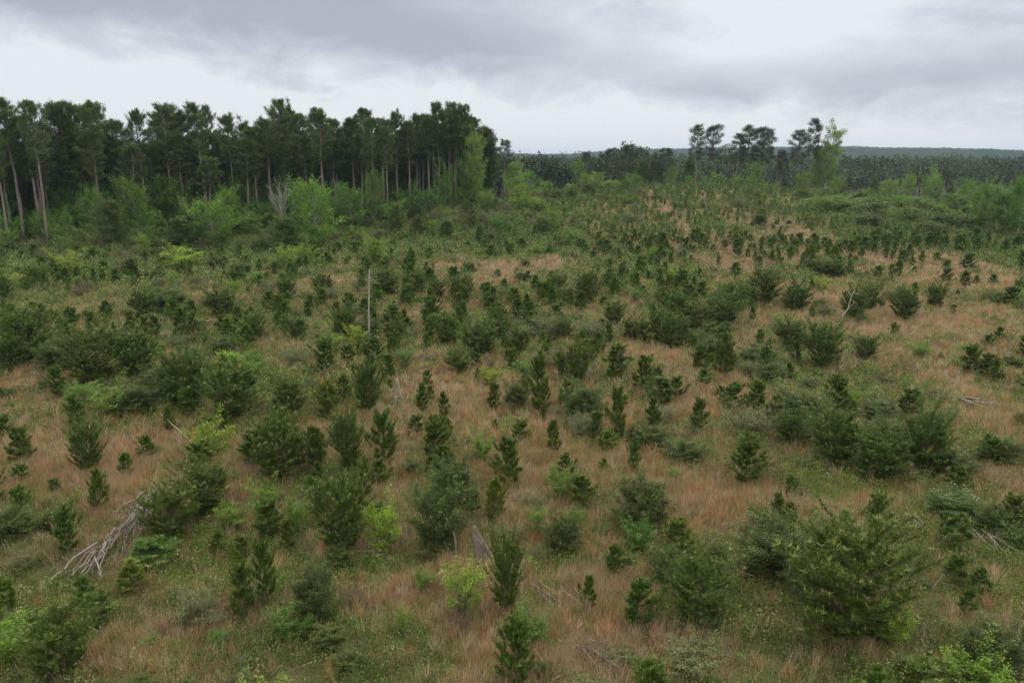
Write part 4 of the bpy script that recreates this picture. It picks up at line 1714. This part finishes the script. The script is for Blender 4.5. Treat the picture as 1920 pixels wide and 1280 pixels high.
def build_pile():
    A = np.array(hit(322, 915)[:3])
    B = np.array(hit(128, 1118)[:3])
    ax = norm(B - A)
    L = np.linalg.norm(B - A)
    side = norm(np.cross(ax, [0, 0, 1]))
    k = 0
    n = 84
    for i in range(n):
        u = rng.uniform(.02, .80)
        ln = rng.uniform(.9, 2.4) * (1.15 if i % 4 == 0 else .8)
        u1 = min(1.02, u + ln / L)
        o0 = rng.normal(0, .26)
        o1 = o0 * .6 + rng.normal(0, .34)
        lay = (i // 21) * .08
        p0 = A + ax * L * u + side * o0
        p1 = A + ax * L * u1 + side * o1
        crown = .42 * math.exp(-((u - .35) / .4) ** 2)
        p0[2] = float(height(p0[0], p0[1])) + .07 + lay + crown * (1 - abs(o0))
        p1[2] = float(height(p1[0], p1[1])) + .07 + lay * .8 + crown * .6
        w = ordw(i)
        stick('dead_branch', p0, p1, rng.uniform(.014, .050), 'bleached grey branch lying lengthwise in the long pile of dead wood', 'branches of the grey log pile', twigs=int(rng.integers(0, 4)), cat='branch', amp=.075)
    # spur of crossing branches half way down the pile
    C = np.array(hit(262, 985)[:3])
    D = np.array(hit(236, 1045)[:3])
    for i in range(12):
        p0 = C + rng.normal(0, .22, 3) * [1, 1, 0]
        p1 = D + rng.normal(0, .22, 3) * [1, 1, 0]
        p0[2] = float(height(p0[0], p0[1])) + .3 + .05 * (i % 4)
        p1[2] = float(height(p1[0], p1[1])) + .07
        stick('dead_branch', p0, p1, rng.uniform(.016, .035), 'thin bleached branch in the spur fanning off the log pile', 'branches of the spur beside the log pile', twigs=2, cat='branch')
    # upright broken bundle at the head of the pile
    E = np.array(hit(332, 925)[:3])
    for i in range(8):
        p0 = E + rng.normal(0, .12, 3) * [1, 1, 0]
        p1 = p0 + np.array([rng.normal(-.05, .12), rng.normal(0, .12), rng.uniform(.5, .95)])
        stick('dead_branch', p0, p1, rng.uniform(.02, .04), 'broken grey branch standing upright at the head of the pile', 'upright branches at the head of the log pile', twigs=1, cat='branch')


build_pile()


def build_slab():
    x, y, z, _ = SLAB
    e = thing('leaning_stump', 'weathered grey slab of an uprooted stump leaning in brown grass', 'stump', (x, y, z))
    s = Soup()
    # tapering slab with split edge: stacked rings, oval and flattened
    n, sides = 12, 16
    t = np.linspace(0, 1, n)
    V = []
    for i, u in enumerate(t):
        th = np.arange(sides) * 2 * math.pi / sides
        w = .38 * (1 - .86 * u ** 1.2) + .03
        d = .13 * (1 - .5 * u)
        rr = 1 + .14 * np.sin(th * 3 + u * 4) + rng.normal(0, .04, sides)
        V.append(np.stack([-.42 * u + w * rr * np.cos(th), .30 * u + d * rr * np.sin(th), -.1 + 1.45 * u + rng.normal(0, .015, sides)], -1))
    V = np.array(V)
    b = s._add(np.vstack([V.reshape(-1, 3), [[-.42, .30, 1.42]]]), (1, 1, 1))
    i = np.arange(n - 1)[:, None] * sides
    j = np.arange(sides)[None]
    s.q.append(np.stack([i + j, i + (j + 1) % sides, i + sides + (j + 1) % sides, i + sides + j], -1).reshape(-1, 4))
    jj = np.arange(sides)
    s.t.append(np.stack([(n - 1) * sides + jj, (n - 1) * sides + (jj + 1) % sides, np.full(sides, n * sides)], -1))
    link('slab', s.mesh('slab', M_BARKLESS), e)
    for k in range(4):
        r = Soup()
        a = rng.uniform(0, 6.28)
        r.tube(crooked((.1 * math.cos(a), .1 * math.sin(a), .15 + .2 * k), (.5 * math.cos(a), .5 * math.sin(a), .35 + .25 * k + rng.uniform(-.2, .3)), 6, .05), np.linspace(.035, .01, 6), 5)
        link('root', r.mesh('root', M_GREY), e)
    x2, y2, z2, _ = hit(858, 1058)
    stick('dead_stake', (x2, y2, z2 - .05), (x2 - .12, y2 + .1, z2 + 1.25), .05, 'thin grey dead stem standing upright by the grey-green shrub', None, twigs=2, cat='snag')


build_slab()


def build_snags():
    x, y, z, dep = SNAG
    top = CAM_H + (292 - 500) / F_PX * y
    h = top - z
    e = thing('dead_tree_trunk', 'tall bare dead trunk with short twigs near its top, standing mid-field', 'dead tree', (x, y, z))
    s = Soup()
    path = np.array([(0, 0, -.1), (.05, 0, h * .25), (.10, .05, h * .5), (.20, 0, h * .78), (.28, 0, h)])
    s.tube(path, [.085, .078, .07, .055, .03], 8)
    link('trunk', s.mesh('trunk', M_PALE), e)
    for k in range(7):
        b = Soup()
        t = rng.uniform(.68, .97)
        p0 = np.array([np.interp(t, [0, .25, .5, .78, 1], path[:, 0]), 0, h * t])
        d = np.array([abs(rng.normal(.9, .3)) * (1 if k < 5 else -1), rng.normal(0, .5), rng.normal(.1, .25)])
        b.tube(crooked(p0, p0 + norm(d) * rng.uniform(.5, 1.4), 6, .06), np.linspace(.018, .006, 6), 4)
        link('branch', b.mesh('branch', M_PALE), e)
    x, y, z, dep = FORK
    s_ = dep / F_PX
    e = thing('forked_snag', 'thin white forked dead tree leaning beside the dark pines on open ground', 'dead tree', (x, y, z))
    s = Soup()
    s.tube(np.array([(0, 0, -.1), (1 * s_, 0, 20 * s_), (10 * s_, 0, 34 * s_), (14 * s_, 0, 58 * s_), (19 * s_, 0, 68 * s_)]), [.09, .075, .065, .045, .02], 6)
    link('trunk', s.mesh('trunk', M_PALE), e)
    for a, c in (((13, 52), (30, 40)), ((14, 56), (4, 74)), ((17, 64), (30, 60)), ((10, 34), (20, 46))):
        b = Soup()
        b.tube(crooked((a[0] * s_, 0, a[1] * s_), (c[0] * s_, rng.normal(0, .3), c[1] * s_), 6, .05), np.linspace(.04, .012, 6), 4)
        link('branch', b.mesh('branch', M_PALE), e)
    x, y, z, dep = STUB
    stick('dead_stub', (x + .2, y + .3, z - .05), (x - .05, y + .5, z + 1.3), .10, 'pale leaning broken stub, the taller of two in rust-brown grass', None, M_PALE, 0, 'snag', .01)
    x, y, z, dep = hit(740, 765)
    stick('dead_stub', (x, y, z - .05), (x + .1, y, z + .75), .11, 'pale upright broken stub, the shorter of two in rust-brown grass', None, M_PALE, 0, 'snag', .01)
    # fallen logs and brush heaps
    for (a, b, n, r, lab, cat) in (
            ((1798, 752), (1850, 768), 7, .07, 'grey log in the pale heap lying across green brambles', 'log'),
            ((1680, 940), (1720, 948), 3, .05, 'thin log of the broken litter right of the open straw', 'log'),
            ((1695, 972), (1720, 1000), 8, .03, 'thin grey stick in the litter below the broken logs', 'branch'),
            ((1845, 1010), (1885, 1045), 9, .035, 'grey stick in the slanting litter near the white-blossomed bush', 'branch'),
            ((1020, 1105), (1050, 1150), 7, .022, 'pale twig in the small scatter near the slim pine', 'branch'),
            ((1100, 1225), (1160, 1262), 12, .02, 'pale twig in the tangle of dead twigs low in the clearing', 'branch'),
            ((1415, 870), (1450, 905), 7, .03, 'pale bent stick beneath the wispy shrub and pines', 'branch'),
            ((1035, 672), (1062, 700), 6, .03, 'pale stick in the small dead tangle mid-field', 'branch'),
            ((0, 1012), (34, 1000), 6, .03, 'dark grey stick lying in green weeds at the left edge', 'branch'),
            ((130, 925), (170, 905), 4, .03, 'faded stick lying in brown grass above the log pile', 'branch'),
            ((1838, 625), (1850, 640), 3, .04, 'white stick beside little pines on the open slope', 'branch')):
        A, B = np.array(hit(*a)[:3]), np.array(hit(*b)[:3])
        ax = B - A
        for k in range(n):
            o = rng.normal(0, .16 * np.linalg.norm(ax) + .05, 3) * [1, 1, 0]
            u0, u1 = rng.uniform(0, .3), rng.uniform(.7, 1.05)
            p0, p1 = A + ax * u0 + o, A + ax * u1 + o + rng.normal(0, .25, 3) * [1, 1, 0]
            p0[2] = float(height(p0[0], p0[1])) + .12 + rng.uniform(0, .25)
            p1[2] = float(height(p1[0], p1[1])) + .12 + rng.uniform(0, .25)
            stick('fallen_log' if cat == 'log' else 'dead_branch', p0, p1, r * rng.uniform(.6, 1.2), lab, lab.split(' in ')[-1].split(' of the ')[-1], twigs=1, cat=cat)
    A, B = np.array(hit(306, 806)[:3]), np.array(hit(366, 845)[:3])
    A[2] += .9
    B[2] += .15
    stick('fallen_log', A, B, .028, 'long pale pole propped over leafless brush beside the yellow-green sapling', None, M_PALE, 1, 'log')
    # small tree stumps, pale
    sx, sy, sz, sd = hit(325, 622)
    s = Soup()
    for k in range(14):
        th = rng.uniform(0, 6.28)
        c = np.array([sx + rng.normal(0, 1.6), sy + rng.normal(0, .6), 0])
        c[2] = float(height(c[0], c[1]))
    return


build_snags()


# sand patch: pale bare earth, laid just above the ground
def build_sand():
    m = bpy.data.materials.new('pale_sand')
    m.use_nodes = True
    k = NT(m.node_tree)
    out = k.n('ShaderNodeOutputMaterial')
    geo = k.n('ShaderNodeNewGeometry')
    nz = k.noise(geo.outputs['Position'], 2.5, 6, .7)
    c = k.mix(k.ramp(nz, (.35, 0.), (.65, 1.)), (.24, .19, .14), (.46, .41, .35))
    p = k.n('ShaderNodeBsdfPrincipled')
    p.inputs['Roughness'].default_value = 1
    k.l(c, p.inputs['Base Color'])
    k.l(p.outputs[0], out.inputs['Surface'])
    for px, py, rx, ry in ((322, 624, 24, 5), (400, 604, 20, 3)):
        x, y, z, d = hit(px, py)
        X2, Y2, _, _ = hit(px, py - ry)
        rx, ry = rx * d / F_PX, max(.5, Y2 - y)
        s = Soup()
        V = [(x, y)]
        R, TH = 7, 40
        for r in range(1, R + 1):
            for t in range(TH):
                a = t * 2 * math.pi / TH
                q = r / R * (1 + .35 * (float(vnoise(np.array(math.cos(a) * 2 + px), np.array(math.sin(a) * 2 + py))) - .5))
                V.append((x + rx * q * math.cos(a), y + ry * q * math.sin(a)))
        V = np.array(V)
        Z = height(V[:, 0], V[:, 1]) + .02
        s._add(np.column_stack([V, Z]), (1, 1, 1))
        t = np.arange(TH)
        s.t.append(np.stack([np.zeros(TH, int), 1 + t, 1 + (t + 1) % TH], -1))
        for r in range(R - 1):
            o = 1 + r * TH
            s.q.append(np.stack([o + t, o + TH + t, o + TH + (t + 1) % TH, o + (t + 1) % TH], -1))
        o = link('bare_ground', s.mesh('bare_ground', m))
        o['kind'] = 'structure'


build_sand()


# ------------------------------------------------------------------ the air
def build_haze(density):
    x0, x1, y0, y1, z0, z1 = -3900, 3900, -400, 9100, -30, 62
    v = [(x, y, z) for x in (x0, x1) for y in (y0, y1) for z in (z0, z1)]
    f = [(0, 1, 3, 2), (4, 6, 7, 5), (0, 4, 5, 1), (2, 3, 7, 6), (0, 2, 6, 4), (1, 5, 7, 3)]
    me = bpy.data.meshes.new('haze')
    me.from_pydata(v, [], f)
    m = bpy.data.materials.new('haze_air')
    m.use_nodes = True
    k = NT(m.node_tree)
    out = k.n('ShaderNodeOutputMaterial')
    p = k.n('ShaderNodeVolumePrincipled')
    p.inputs['Color'].default_value = (.60, .78, 1.0, 1)
    p.inputs['Density'].default_value = density
    p.inputs['Anisotropy'].default_value = 0.2
    k.l(p.outputs[0], out.inputs['Volume'])
    me.materials.append(m)
    o = link('haze', me)
    o['kind'] = 'stuff'


HAZE = 0.00010
if HAZE:
    build_haze(HAZE)
